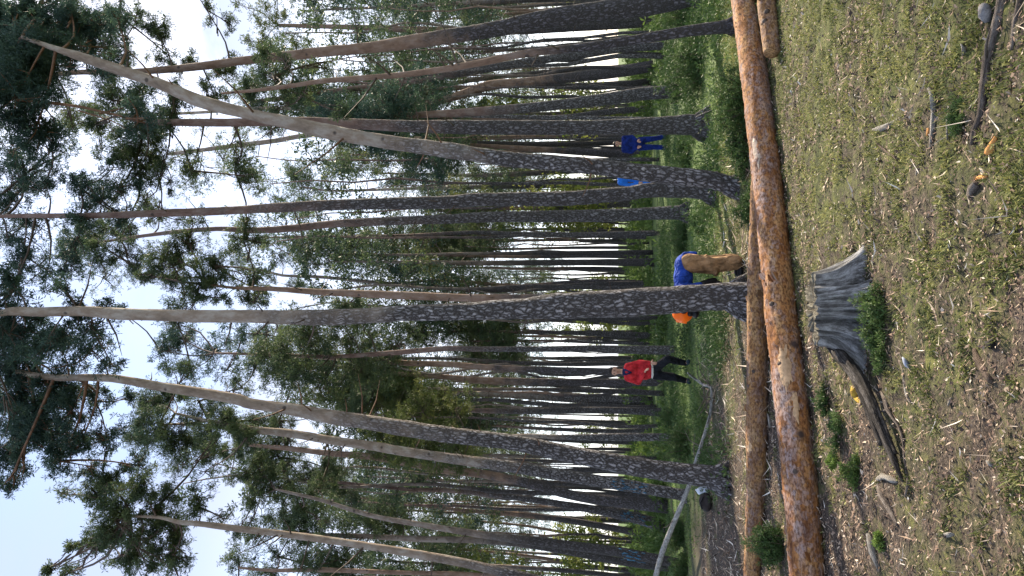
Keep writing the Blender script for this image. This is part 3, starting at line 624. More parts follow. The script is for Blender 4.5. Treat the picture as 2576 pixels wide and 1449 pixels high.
def log_patch(P, Rr, i, f0, f1, a0, a1, mat, parent, base, off=.006, name='bare_wood_patch', seed=0.0):
    """an irregular patch lying on the log's round surface (angle 0 = towards the camera, 90 = top)"""
    V = []; F = []; nu, nv = 14, 10
    d = (P[i+1] - P[i]).normalized(); up = Vector((0, 0, 1)); fr = Vector((d.y, -d.x, 0)).normalized()
    if fr.y > 0: fr = -fr
    up = d.cross(fr); up = up if up.z > 0 else -up
    ctr = ((f0+f1)/2, (a0+a1)/2)
    for a in range(nu + 1):
        for b in range(nv + 1):
            s = a / nu * 2 - 1; q = b / nv * 2 - 1
            # squircle outline with ragged edge
            k = max(abs(s), abs(q)); l_ = math.hypot(s, q) or 1; kk = k / l_ * (1 + .55 * noise.noise(Vector((s * 3.5 + seed, q * 3.5, 0))))
            s2, q2 = s * kk, q * kk
            f = ctr[0] + s2 * (f1 - f0) / 2; an = R(ctr[1] + q2 * (a1 - a0) / 2)
            c = P[i] + (P[i+1] - P[i]) * f; r = (Rr[i] * (1-f) + Rr[i+1] * f)
            rr = r * 1.03 + off * (1 - .5 * k ** 4)
            V.append(tuple(c + (fr * math.cos(an) + up * math.sin(an)) * rr))
    for a in range(nu):
        for b in range(nv):
            F.append((a*(nv+1)+b, a*(nv+1)+b+1, (a+1)*(nv+1)+b+1, (a+1)*(nv+1)+b))
    m_ = MB(); m_.add(V, F); return m_.build(name, mat, parent, base)

log1, P1, R1, B1 = felled('long orange-brown felled trunk lying just behind the grey stump',
    [(1890,-120,54),(1908,0,58),(1944,200,67),(1984,500,73),(2007,700,76),(2020,820,78),(2044,1000,81),(2070,1224,84),(2088,1449,85),(2104,1640,86)], LOG1, 'felled logs')
log_patch(P1, R1, 2, .5, .78, 25, 55, BARE_GREY, log1, B1)
log_patch(P1, R1, 5, .42, .98, 0, 42, BARE, log1, B1, seed=3)
log_patch(P1, R1, 6, .0, .35, -10, 12, BARE, log1, B1, seed=5)
log2, P2, R2, B2 = felled('second felled trunk lying behind the front one at the foot of the middle pine',
    [(1934,420,36),(1934,540,40),(1934,724,46),(1938,900,50),(1938,1100,52),(1934,1224,48),(1926,1330,44),(1918,1449,40),(1910,1600,40)], LOG2, 'felled logs')
log_patch(P2, R2, 4, .1, .5, 30, 70, BARE, log2, B2, seed=9)
log3, P3, R3, B3 = felled('short log end poking out from under the long front trunk',
    [(1955,-160,46),(1960,0,46),(1966,70,44),(1972,128,42)], LOG2, 'felled logs')
# hanging strip of bark and pale chips by the notch
def chip(label, x, y, size, mat=CHIP, name='wood_chip', z=0.0, asp=2.2, th=.35, rot=None, group=None, tilt=.3, cat='wood chip', D=None):
    g = ground(x, y) if D is None else at(x, y, D); z = gz(g.x, g.y) if D is None else 0
    a = random.uniform(0, 3.14) if rot is None else rot
    V = []; nsd = 9; mb = MB(); L_ = size; Wd = size / asp; T_ = size * th / asp
    rim = [(math.cos(k/nsd*6.283) * L_ / 2 * random.uniform(.8, 1.15), math.sin(k/nsd*6.283) * Wd / 2 * random.uniform(.7, 1.2)) for k in range(nsd)]
    for lev, sc in ((0, .85), (.35, 1.0), (.75, .92), (1.0, .6)):
        for (px_, py_) in rim: V.append((px_ * sc, py_ * sc, T_ * lev + (px_ / L_) ** 2 * size * .25 * tilt + .012 * size * random.uniform(-1, 1)))
    F = [tuple(range(nsd))[::-1], tuple(range(3*nsd, 4*nsd))]
    for l_ in range(3):
        for k in range(nsd): F.append((l_*nsd+k, l_*nsd+(k+1)%nsd, (l_+1)*nsd+(k+1)%nsd, (l_+1)*nsd+k))
    mb.add(V, F); o = mb.build(name, mat, smooth=False)
    o.location = (g.x, g.y, (z if D is None else g.z) - .004); o.rotation_euler = (random.uniform(-tilt, tilt) * .4, random.uniform(-tilt, tilt) * .4, a)
    return tag(o, label, cat, group)
chip('pale fresh-cut chip leaning on the front log by its notch', 2036, 918, .085, D=P1[5].y - .16, rot=1.3, asp=1.3, tilt=.9)
chip('larger pale wood slab against the notch of the front log', 2016, 895, .10, D=P1[5].y - .13, rot=.5, asp=1.6, tilt=1.0, mat=BARE)

# ------------------------------------------------------------------ stump with its root
def wood_grey(name, a, b, c):
    mt, n, p, out = mat_new(name); v = attr(n, 'bark').outputs['Vector']
    f = noise_n(n, v, 40, 9, .85, (1, 1, .16)); g = noise_n(n, v, 9, 6, .75)
    col = ramp(n, [(.38, tuple(q * .4 for q in a)), (.46, a), (.54, b), (.66, c)], f); col = mixc(n, ramp(n, [(.35, (.85, .85, .85)), (.6, (0, 0, 0))], g), col, tuple(q * .8 for q in a))
    n.links.new(col, p.inputs['Base Color']); bump(n, p, f, 1.0, .04); p.inputs['Roughness'].default_value = .85
    return mt
GREYWOOD = wood_grey('weathered_grey_wood', (.17, .165, .16), (.50, .50, .51), (.78, .79, .80))
GREYTOP = wood_grey('weathered_stump_top', (.12, .105, .08), (.30, .28, .22), (.44, .42, .34))
DARKWOOD = wood_grey('dark_rotten_wood', (.03, .025, .022), (.12, .105, .095), (.34, .31, .28))
def make_stump():
    gc = ground(2176, 780); gc.y += .16; base = Vector((gc.x, gc.y, 0))
    t = empty('tree_stump', base, 'weathered grey stump with a flat top and splayed roots in front of the front log', 'stump')
    rt, hh = .208, .27
    # world angle: 0 = +X (top of the photo), 270 = towards the camera
    lobes = [(345, 1.0, 15), (300, .45, 16), (262, .45, 12), (232, .75, 11), (205, 1.15, 13), (170, .6, 14), (120, .5, 20), (60, .5, 20)]
    cracks = [(318, 5, .3), (283, 4, .35), (268, 2.5, .25), (248, 4.0, .6), (232, 2.2, .3), (219, 4, .5), (200, 3, .3), (186, 5, .45), (140, 7, .2), (30, 7, .2)]
    V = []; A = []; ns, nl = 180, 26
    for j in range(nl):
        tt = j / (nl - 1)
        for k in range(ns):
            ad = k * 360 / ns; a = R(ad); ad = (ad + 5 * noise.noise(Vector((math.cos(a) * 3, math.sin(a) * 3, tt * 1.5 + 9)))) % 360
            def gd(c_, w_): 
                dlt = (ad - c_ + 180) % 360 - 180; return math.exp(-(dlt / w_) ** 2)
            fl = sum(h_ * gd(c_, w_) for c_, h_, w_ in lobes); ck = sum(dp * gd(c_, w_ * (1 + tt*.2)) for c_, w_, dp in cracks)
            r = rt * (1 + .18 * fl + fl * 1.0 * (1 - tt) ** 2.1 + .15 * (1 - tt))
            r *= 1 - min(.6, ck) * (.35 + .65 * (1 - tt))
            r *= 1 + .10 * noise.noise(Vector((math.cos(a) * 7, math.sin(a) * 7, tt * 1.6))) + .05 * noise.noise(Vector((math.cos(a) * 22, math.sin(a) * 22, tt * 2.5)))
            z = hh * (tt + (.05 * noise.noise(Vector((math.cos(a) * 3, math.sin(a) * 3, 3))) + .03 * math.cos(a) + .10 * noise.noise(Vector((math.cos(a) * 14, math.sin(a) * 14, 8))) - .12 * min(0, math.sin(a))) * tt ** 4)
            V.append((math.cos(a) * r * 1.02, math.sin(a) * r * .92, z - .03 * (1 - tt))); A.append((math.cos(a) * .3, math.sin(a) * .3, z))
    F = [(j*ns+k, j*ns+(k+1)%ns, (j+1)*ns+(k+1)%ns, (j+1)*ns+k) for j in range(nl-1) for k in range(ns)]
    mb = MB(); mb.add(V, F, A); mb.build('stump_wood', GREYWOOD, t)
    top = V[-ns:]; tv = []; ta = []; tf = []
    for j, sc in enumerate((1.0, .96, .8, .55, .3)):
        for k in range(ns):
            x, y, z = top[k]; tv.append((x * sc, y * sc, z + (.0 if j == 0 else .004) - .03 * (1 - sc) + .012 * noise.noise(Vector((x * sc * 20, y * sc * 20, 1)))))
            ta.append((x * sc, z * .5, y * sc))
    tf = [(j*ns+k, j*ns+(k+1)%ns, (j+1)*ns+(k+1)%ns, (j+1)*ns+k) for j in range(4) for k in range(ns)] + [tuple(4*ns+k for k in range(ns))]
    mb = MB(); mb.add(tv, tf, ta); mb.build('cut_top', GREYTOP, t)
    # the long root running away from the stump
    pts = [(2095,868,.15,34),(2120,900,.13,40),(2160,950,.09,40),(2185,1000,.08,34),(2210,1060,.07,30),(2238,1130,.05,26),(2258,1180,.04,16),(2272,1212,.02,7)]
    mb = MB(); PP = [ground(x, y, z) for x, y, z, w_ in pts]; WW = [w_ / pxm(p_.y) / 2 for p_, (x, y, z, w_) in zip(PP, pts)]
    mb.tube(PP, WW, sides=18, seg=.025, rough=.28, rs=7, flat=.75)
    for off, wv in ((.045, .45), (-.05, .35)):
        mb.tube([p_ + Vector((.3 * off, off, .03 * (1 if off > 0 else -.5))) for p_ in PP[:-2]], [w_ * wv for w_ in WW[:-2]], sides=9, seg=.03, rough=.3, rs=9, seed=off * 100)
    r_ = mb.build('root', DARKWOOD, t, base); r_['label'] = 'long dark rotten root trailing from the stump'
make_stump()

# ------------------------------------------------------------------ sticks and wood pieces on the ground
STICK = wood_grey('grey_stick', (.12, .095, .08), (.30, .25, .21), (.46, .42, .37))
STICK_PALE = wood_grey('pale_stick', (.28, .25, .21), (.50, .47, .42), (.68, .66, .60))
STICK_BROWN = wood_grey('brown_stick', (.10, .07, .05), (.22, .16, .12), (.36, .28, .21))
ORANGE_B = simple('orange_bark_piece', (.55, .26, .08), var=.4)
YELLOW_B = simple('yellow_fungus', (.50, .33, .04), c2=(.2, .12, .03), scale=60)
def stick(name, label, pts, mat, group=None, cat='stick', zz=0.4, rough=.15, flat=.8, sides=12, twigs=()):
    """pts: (x, y, width) on the ground"""
    P = []; W = []
    for q in pts:
        g = ground(q[0], q[1]); r = q[2] / pxm(g.y) / 2; z = (q[3] if len(q) > 3 else gz(g.x, g.y)) + r * zz
        g = ground(q[0], q[1], z); P.append(g); W.append(r)
    base = Vector((P[0].x, P[0].y, 0)); mb = MB()
    L_ = sum((P[i+1]-P[i]).length for i in range(len(P)-1))
    mb.tube(P, W, sides=sides, seg=max(.02, L_ / 60), rough=rough, rs=9, flat=flat, seed=base.x * 7)
    for (i, dx, dy, dz, r) in twigs:
        mb.tube([P[i], P[i] + Vector((dx, dy, dz)) * .5 + Vector((0, 0, .01)), P[i] + Vector((dx, dy, dz))], [r, r * .8, r * .3], sides=6, seg=.03, rough=.1, rs=9)
    o = mb.build(name, mat, base=base); o.location = base
    return tag(o, label, cat, group)
stick('dead_branch', 'long thick grey dead branch in the top right corner of the photo', [(2535,-60,30),(2520,10,26),(2500,90,24),(2482,160,22),(2474,230,20),(2466,290,15),(2450,330,14),(2446,364,12)], STICK, cat='branch', twigs=((3, .12, -.1, .03, .008),))
stick('dead_branch', 'shorter grey branch right at the corner beside the long one', [(2575,-40,18),(2562,20,15),(2552,70,13),(2545,126,8)], STICK, cat='branch')
stick('driftwood_piece', 'splintered pale grey piece of wood lying alone on the moss', [(2336,222,7),(2346,240,17),(2350,275,18),(2349,310,17),(2344,345,13),(2340,373,6)], STICK_PALE, cat='wood piece', rough=.35, twigs=((2, -.03, -.03, .01, .007),))
stick('wood_piece', 'pale blade-shaped splinter with a dark tip', [(2196,327,8),(2212,324,16),(2232,317,15),(2248,308,10),(2266,297,8)], STICK_PALE, cat='wood piece', flat=.4)
stick('wood_piece', 'crumbled pale pieces of bark near the blade-shaped splinter', [(2204,358,7),(2222,376,14),(2238,388,10),(2254,398,16),(2263,414,6)], STICK_BROWN, cat='wood piece', rough=.5, flat=.4)
stick('wood_piece', 'short grey-brown curled bark tube beside an orange piece', [(2457,462,18),(2446,475,22),(2442,490,20),(2446,500,14)], STICK, cat='wood piece')
stick('wood_piece', 'bright orange bark piece touching the curled bark tube', [(2455,450,7),(2466,447,13),(2482,445,8)], ORANGE_B, cat='bark')
stick('wood_piece', 'small orange bark piece beside the splintered grey wood', [(2334,322,6),(2336,332,10),(2332,342,6)], ORANGE_B, cat='bark')
stick('wood_piece', 'rust-coloured bark pieces near the end of the long dead branch', [(2504,345,8),(2497,365,16),(2488,380,18),(2480,388,8)], ORANGE_B, cat='bark', flat=.4, rough=.4)
stick('twig', 'thin bone-white twig below the splintered grey wood', [(2383,288,6),(2384,310,9),(2383,340,6),(2384,352,4)], STICK_PALE)
stick('wood_piece', 'triangular pale chip near the top edge beside the long dead branch', [(2418,112,8),(2424,122,20),(2428,132,16),(2422,138,6)], STICK_PALE, cat='wood piece', flat=.4)
stick('stone', 'smooth grey lump near the long dead branch in the top right', [(2474,14,12),(2479,24,34),(2480,40,36),(2484,56,14)], simple('grey_stone', (.22, .21, .21), var=.5, scale=40, bmp=1.0), cat='stone', zz=.2)
stick('dead_branch', 'pale forked branch running beside the dark root', [(2216,985,6),(2228,1010,15),(2233,1030,14),(2246,1052,9),(2262,1075,8),(2272,1105,9),(2276,1150,8),(2280,1185,8),(2284,1215,8),(2276,1250,4)], STICK, cat='branch', twigs=((5, .02, -.09, .01, .005), (2, -.03, .06, .02, .008)))
stick('twig', 'thin curved twig behind a grey chip', [(2272,930,4),(2274,960,7),(2279,990,6),(2288,1010,4),(2300,1014,2)], STICK_PALE)
stick('wood_piece', 'small blue-grey chip on the moss between the root and open ground', [(2271,900,8),(2278,910,24),(2282,920,20),(2286,926,6)], simple('blue_grey_chip', (.30, .33, .40)), cat='wood piece', flat=.5)
stick('wood_piece', 'dark round wood lump far down the moss', [(2480,858,8),(2490,868,20),(2496,862,20),(2502,852,8)], DARKWOOD, cat='wood piece')
stick('wood_piece', 'brown half-buried rotten branch near the dark round lump', [(2452,880,14),(2462,905,24),(2476,930,24),(2492,956,20),(2500,968,8)], STICK_BROWN, cat='wood piece', zz=.0)
stick('dead_branch', 'grey branch piece beyond the tip of the dark root', [(2210,1222,10),(2218,1245,20),(2232,1270,20),(2246,1295,16),(2258,1322,8)], STICK, cat='branch')
stick('dead_branch', 'thick pale branch end near the bottom edge of the photo', [(2184,1345,10),(2190,1362,20),(2196,1390,20),(2206,1415,16),(2212,1436,8)], STICK_PALE, cat='branch')
stick('wood_piece', 'ragged pale fluffy splinter at the tip of the dark root', [(2206,1206,6),(2222,1200,18),(2244,1206,16),(2262,1212,6)], STICK_PALE, cat='wood piece', rough=.5)
stick('wood_piece', 'white flat splinter near the bottom edge of the photo', [(2356,1346,8),(2372,1348,14),(2392,1344,12),(2402,1345,5)], STICK_PALE, cat='wood piece', flat=.4)
stick('wood_piece', 'whitish chip alone on the open moss', [(2484,1162,10),(2492,1168,22),(2500,1174,10)], STICK_PALE, cat='wood piece', flat=.5)
stick('fungus', 'small yellow-brown growth beside the dark root', [(2146,972,9),(2149,985,19),(2156,1000,18),(2165,1012,9)], YELLOW_B, cat='fungus', rough=.4, zz=.6)
stick('twig', 'pale curved twig lying between the two felled trunks and the root', [(2060,1022,3),(2067,1010,5),(2078,1012,5),(2088,1030,3)], STICK_PALE)
stick('twig', 'white twig lying behind the second felled trunk', [(1932,1040,6),(1936,1055,10),(1938,1075,8)], STICK_PALE)
# small individually visible bits
bits = [(2212,640,'pale brown chip by the tip of the stump root'),(2160,560,'pale chip above the stump'),(2532,345,'white leaf by the rust-coloured bark'),(2468,430,'pale flat chip above the orange bark'),
 (2310,430,'tan chip in the middle of the upper moss'),(2360,520,'small pinkish chip on the upper moss'),(2500,700,'grey-white chip on the right moss'),(2545,560,'white chip near the right edge'),
 (2440,1160,'pale chip beside the whitish one'),(2300,1180,'tan chip past the forked branch'),(2390,1010,'tan chip on the middle moss'),(2430,640,'pale sliver on the middle moss')]
for x, y, lb_ in bits: chip(lb_, x, y, .05, mat=random.choice([STICK_PALE, CHIP, BARE_GREY]), group='scattered wood chips', tilt=.6)

POLE = wood_grey('pole_wood', (.22, .21, .19), (.46, .45, .42), (.60, .59, .55))
# pale fallen pole behind the big pines
def pole():
    pts = [(1730,938,5,.32),(1737,944,7,.24),(1752,955,8,.10),(1770,968,8,.04),(1788,974,8,.04),(1790,1000,9,.04),(1785,1049,9,.06),(1763,1124,11,.16),(1750,1164,12,.22),(1733,1224,13,.3),(1700,1304,15,.45),(1668,1384,16,.6),(1650,1450,17,.7),(1640,1500,17,.75)]
    P = [ground(x, y, z) for x, y, w_, z in pts]; W = [.85 * w_ / pxm(p_.y) / 2 for p_, (x, y, w_, z) in zip(P, pts)]
    base = Vector((P[4].x, P[4].y, 0)); t = empty('fallen_pole', base, 'long pale grey fallen sapling lying across the ground behind the rooted leaning pine', 'fallen tree')
    mb = MB(); mb.tube(P, W, sides=12, seg=.08, rough=.14, rs=4); mb.build('stem', POLE, t, base)
    tb = MB()
    for i in (3, 4, 5, 6, 7, 8, 10):
        for s in range(3):
            d = Vector((random.uniform(-.5, .5), random.uniform(-.4, .4), random.uniform(0, .35)))
            tb.tube([P[i], P[i] + d * .6, P[i] + d + Vector((.1, 0, -.05))], [.012, .008, .003], sides=5, close=False)
    tb.build('side_twigs', STICK, t, base)
pole()

# blue paint marks: bands of short strokes lying on the bark
BLUEP = simple('blue_paint', (.06, .20, .34), scale=60, c2=(.05, .10, .15))
def paint(tree_px, D, x0, x1, w_, side):
    mb = MB(); 
    for k in range(34):
        x = random.uniform(x0, x1); f = (x - tree_px[0][0]) / (tree_px[1][0] - tree_px[0][0]); y = tree_px[0][1] + f * (tree_px[1][1] - tree_px[0][1])
        a = random.uniform(-1.2, 1.2); r = w_ / pxm(D) / 2 * 1.06
        c = at(x, y, D); p0 = c + Vector((math.sin(a) * r, -math.cos(a) * r, 0)); l_ = random.uniform(.03, .12); wd = random.uniform(.005, .014)
        tg = Vector((math.cos(a), math.sin(a), 0)); nn = Vector((math.sin(a), -math.cos(a), 0))
        lean = Vector((-(tree_px[1][1] - tree_px[0][1]), 0, -(tree_px[1][0] - tree_px[0][0]))).normalized()
        q = [p0 - tg * wd, p0 + tg * wd, p0 + lean * l_ + tg * wd * .8, p0 + lean * l_ - tg * wd * .8]
        q += [v + nn * .006 for v in q]
        mb.add([tuple(v) for v in q], [(4, 5, 6, 7), (0, 1, 5, 4), (1, 2, 6, 5), (2, 3, 7, 6), (3, 0, 4, 7)])
    return mb
for key, seg_, D in (('pine with grey-blue plates and a blue paint band behind the leaning rooted pine', ((1634,1231),(1545,1216)), dist(1727)),
                     ('pine with blue paint marks between the two other painted pines', ((1632,1314),(1566,1295)), dist(1673)),
                     ('blue-painted pine nearest the bottom edge of the photo', ((1625,1402),(1562,1392)), dist(1725))):
    tr = [o for o in C.objects if o.get('label') == key][0]
    mb = paint(seg_, D, seg_[1][0], seg_[0][0], 27, 0)
    b = mb.build('paint_mark', BLUEP, tr, tr.location); b['label'] = 'blue painted marks on the bark'

# ------------------------------------------------------------------ bushes and plants
def bush(name, label, x, y, wpx, hpx, mat=JUNIPER, cat='bush', group=None, dens=1.0, size=.035, upright=1.0, tone=.5, D=None, k=7):
    g = ground(x, y); m_ = pxm(g.y); w_, h_ = wpx / m_, hpx / m_; base = Vector((g.x, g.y, 0))
    t = empty(name, base, label, cat, group); lb = MB(); cents = []; tn = []
    ns = max(9, int((26 if cat == 'bush' else 17) * dens))
    for i in range(ns):
        a = random.uniform(0, 6.28); rr = random.random() ** .6 * w_ / 2 * (random.uniform(.8, 1.25) if cat == 'bush' else random.uniform(.5, 1.9))
        e = Vector((math.cos(a) * rr, math.sin(a) * rr * .7, h_ * random.uniform(.25, 1.15) * (1 - .35 * (rr / (w_ / 2)) ** 2) * (.75 + .7 * noise.noise(Vector((a * 1.5, x * .1, rr * 3))))))
        e.z = max(e.z, .03)
        s = Vector((e.x * .35, e.y * .35, 0)); mm = s.lerp(e, .5) + Vector((e.x * .1, e.y * .1, -.02))
        lb.tube([Vector((0, 0, .01)), s * .5 + Vector((0, 0, .015)), s + Vector((0, 0, .01))], [.008, .007, .006], sides=5)
        lb.tube([s, mm, e], [.006, .004, .002], sides=4, close=False)
        n_ = int(22 * (1 if size < .06 else .9)); f = RNG.uniform(.15, 1.05, size=(n_, 1))
        pts = np.array(s) + (np.array(e) - np.array(s)) * f + RNG.normal(size=(n_, 3)) * min(w_, h_ * 1.5) * .05
        pts[:, 2] = np.maximum(pts[:, 2], .01); cents.append(pts); tn.append(np.full(n_, tone + random.uniform(-.2, .25)))
    lb.build('stems', LIMB, t); V, T = tufts(np.concatenate(cents), size * .85, k, 0, .3, up=.6, width=.2)
    tn = np.concatenate(tn); T = np.clip(T + np.repeat(tn, len(T) // len(tn)), 0, 1); tri_mesh('foliage', V, T, mat, t, n=4)
    return t
B = bush
B('juniper_bush', 'bright green juniper sprigs growing in front of the grey stump', 2222, 795, 150, 62, size=.028, dens=1.8, tone=.6)
B('juniper_bush', 'low olive juniper fringe to the lower side of the stump bush', 2225, 890, 90, 35, size=.026, tone=.6)
B('juniper_bush', 'compact dark green juniper covering the end of the second felled trunk', 1968, 1372, 105, 95, size=.04, dens=2.6, tone=.42)
B('juniper_bush', 'juniper tuft squeezed between the log crossing and the leaning pine', 1905, 520, 120, 60, size=.045, dens=2.2, tone=.42)
B('juniper_bush', 'small juniper by the foot of the strongly leaning pine', 1880, 380, 130, 55, size=.05, dens=2, tone=.35)
B('juniper_bush', 'yellow-green juniper against the front log near its upper end', 1872, 255, 170, 110, size=.055, dens=2.8, tone=.6)
B('juniper_bush', 'wide green juniper behind the slim plated pine', 1765, 160, 180, 100, size=.07, dens=2.6, tone=.5)
B('juniper_bush', 'green juniper clump at the top edge behind the logs', 1745, 45, 110, 110, size=.07, dens=2.6, tone=.5)
B('juniper_bush', 'darker juniper between the brown pine and the wide juniper', 1735, 225, 90, 80, size=.075, dens=1.8, tone=.35)
B('juniper_bush', 'green bush at the feet of the blue coveralls', 1735, 405, 90, 50, size=.07, dens=1.8, tone=.55)
B('juniper_bush', 'small bush just before the slim flared pine foot', 1770, 560, 70, 40, size=.06, dens=1.2, tone=.5)
B('juniper_bush', 'green bush behind the bending worker back', 1725, 600, 90, 60, size=.07, dens=1.8, tone=.5)
B('juniper_bush', 'low green bush between kinked pine and rooted pine', 1735, 1120, 130, 80, size=.07, dens=2.2, tone=.4)
B('juniper_bush', 'small bush uphill of the fallen pale sapling tip', 1700, 1060, 70, 55, size=.07, dens=1.4, tone=.45)
B('juniper_bush', 'green bush by the second painted pine foot', 1720, 1345, 110, 70, size=.07, dens=2, tone=.4)
B('juniper_bush', 'bush close to the bottom edge beyond the pale pole', 1730, 1440, 100, 60, size=.07, dens=2, tone=.4)
B('green_plant', 'bright green seedling below the front log near the bottom edge', 2105, 1160, 42, 26, HERB, 'plant', size=.03, dens=.8, tone=.8)
B('green_plant', 'dark green plant cluster between the front log and the dark root', 2115, 1085, 120, 40, JUNIPER, 'plant', size=.03, dens=1.3, tone=.55)
B('green_plant', 'dark sprig hugging the underside of the front log', 2080, 1010, 55, 40, JUNIPER, 'plant', size=.03, dens=.8, tone=.4)
B('green_plant', 'green plant patch above the tip of the dark root', 2160, 1190, 80, 45, HERB, 'plant', size=.03, dens=1, tone=.35)
B('green_plant', 'light green sprout near the thick pale branch end', 2222, 1358, 36, 24, HERB, 'plant', size=.03, dens=.7, tone=.8)
B('green_plant', 'dark green sprig between the two felled trunks', 1962, 985, 34, 22, JUNIPER, 'plant', size=.03, dens=.6, tone=.35)
B('green_plant', 'mossy tuft growing against the long dead branch', 2420, 300, 90, 40, JUNIPER, 'plant', size=.02, dens=1.0, tone=.6)

# undergrowth far behind: low leafy cover nobody could count
def undergrowth():
    cents = []; tn = []; small = []; st = []
    for i in range(900):
        D = random.uniform(24, 75); u = random.uniform(-1, 1) * (D * .42 + 2)
        if noise.noise(Vector((u * .16, D * .12, 3))) < -.08: continue
        hh = random.uniform(.3, 1.3) * (.7 + noise.noise(Vector((u * .3, D * .3, 9)))) * (1 if D > 32 else .6)
        n_ = 34; p_ = RNG.normal(size=(n_, 3)) * np.array([.55, .5, 0]); p_[:, 2] = RNG.uniform(.02, 1, n_) * max(.15, hh); p_ += np.array([u, D, 0]); cents.append(p_)
        tn.append(np.full(n_, .5 + .5 * noise.noise(Vector((u * .2, D * .15, 20))) + random.uniform(-.15, .15)))
    for i in range(1500):
        D = random.uniform(11, 26); u = random.uniform(-.5, 1) * (D * .42 + 1)
        if noise.noise(Vector((u * .5, D * .35, 13))) < .02 - .03 * u / D * 8: continue
        hh = random.uniform(.06, .30) * (1 + noise.noise(Vector((u, D, 9)))); n_ = 26
        p_ = RNG.normal(size=(n_, 3)) * np.array([.22, .25, 0]); p_[:, 2] = RNG.uniform(.0, 1, n_) * hh; p_ += np.array([u, D, 0]); small.append(p_)
        st.append(np.full(n_, .42 + .4 * noise.noise(Vector((u * .6, D * .4, 20))) + random.uniform(-.2, .2)))
    V, T = tufts(np.concatenate(small), .07, 5, 0, .3, up=.7, width=.2); st = np.concatenate(st); T = np.clip(T + np.repeat(st, len(T)//len(st)), 0, 1)
    tag(tri_mesh('low_shrubs', V, T, JUNIPER, n=4), 'low heathery shrub cover on the ground behind the felled trunks', 'undergrowth', kind='stuff')
    V, T = tufts(np.concatenate(cents), .22, 5, 0, .3, up=.5); tn = np.concatenate(tn); T = np.clip(T + np.repeat(tn, len(T)//len(tn)), 0, 1)
    tag(tri_mesh('undergrowth', V, T, HERB, n=4), 'green leafy undergrowth covering the far forest floor', 'undergrowth', kind='stuff')
undergrowth()

# ------------------------------------------------------------------ ground cover
def scatter(n, y0, y1, power=1.0, pad=.3):
    """points on the ground inside the view wedge, denser near"""
    y = y0 + (y1 - y0) * RNG.random(n) ** power; x = (RNG.random(n) * 2 - 1) * (y * .41 + pad)
    return x, y
def gza(x, y): return np.array([gz(float(a), float(b)) for a, b in zip(x, y)])
def patch(x, y, s=.9, o=0.0): return np.array([noise.noise(Vector((float(a) * s, float(b) * s, o))) for a, b in zip(x, y)])
GRASSM = leaf('grass_blades', (.05, .065, .02), (.17, .19, .05), (.42, .40, .15), .25)
GRASSF = leaf('grass_blades_far', (.05, .09, .025), (.12, .19, .05), (.24, .32, .10), .25)
def grass(name, label, n, y0, y1, h, wd, mat, thr, power=1.2, tone=.5, s=.9, o=0.0):
    x, y = scatter(n, y0, y1, power); pt = patch(x, y, s, o) + .5 * patch(x, y, 4.5, 5) + (np.clip(x * .16, -.3, .35) if h < .05 else 0); keep = (pt > thr) & ((y > 8.2 if h < .036 else (y + .9 * x > 11.5 + 3 * pt)) | (h < .03) | (name == 'grass_tufts')); x, y, pt = x[keep], y[keep], pt[keep]
    T0 = patch(x, y, .55, 33); n = len(x); z = gza(x, y) - .004; a = RNG.uniform(0, 6.283, n); l_ = h * RNG.uniform(.4, 1.4, n); bend = RNG.uniform(.2, 1.3, n)
    base = np.stack([x, y, z], 1); side = np.stack([np.cos(a), np.sin(a), np.zeros(n)], 1) * wd
    dr = np.stack([-np.sin(a) * bend, np.cos(a) * bend, np.ones(n)], 1); dr /= np.linalg.norm(dr, axis=1, keepdims=True)
    tip = base + dr * l_[:, None]; tip[:, 2] -= .25 * l_ * bend
    mid = base + dr * l_[:, None] * .55
    V = np.stack([base - side, base + side, mid + side * .8, tip], 1).reshape(-1, 3)
    T = np.repeat(np.clip(tone + pt * .3 + T0 * .75 + RNG.normal(scale=.22, size=n), 0, 1), 4)
    return tag(tri_mesh(name, V, T, mat, n=4), label, 'grass', kind='stuff')
grass('moss', 'short olive moss and grass on the near forest floor', 400000, 2.6, 12.5, .036, .0026, GRASSM, -.5, 1.25, .5)
grass('grass', 'green grass on the forest floor beyond the felled trunks', 90000, 8.2, 30, .055, .009, GRASSF, -.35, 1.5, .5, .35, 9)
GRASST = leaf('grass_tufts', (.04, .05, .018), (.125, .145, .04), (.33, .32, .12), .25)
grass('grass_tufts', 'longer green grass tufts standing in patches on the near forest floor', 170000, 2.6, 11, .042, .0028, GRASST, .12, 1.2, .5, 5.0, 40)
LITTER = mat_new('leaf_litter_mat')
_mt, _n, _p, _o = LITTER
_n.links.new(ramp(_n, [(0, (.05, .035, .028)), (.3, (.17, .11, .08)), (.55, (.33, .24, .17)), (.8, (.52, .43, .33)), (1, (.70, .64, .55))], attr(_n, 'tone').outputs['Fac']), _p.inputs['Base Color'])
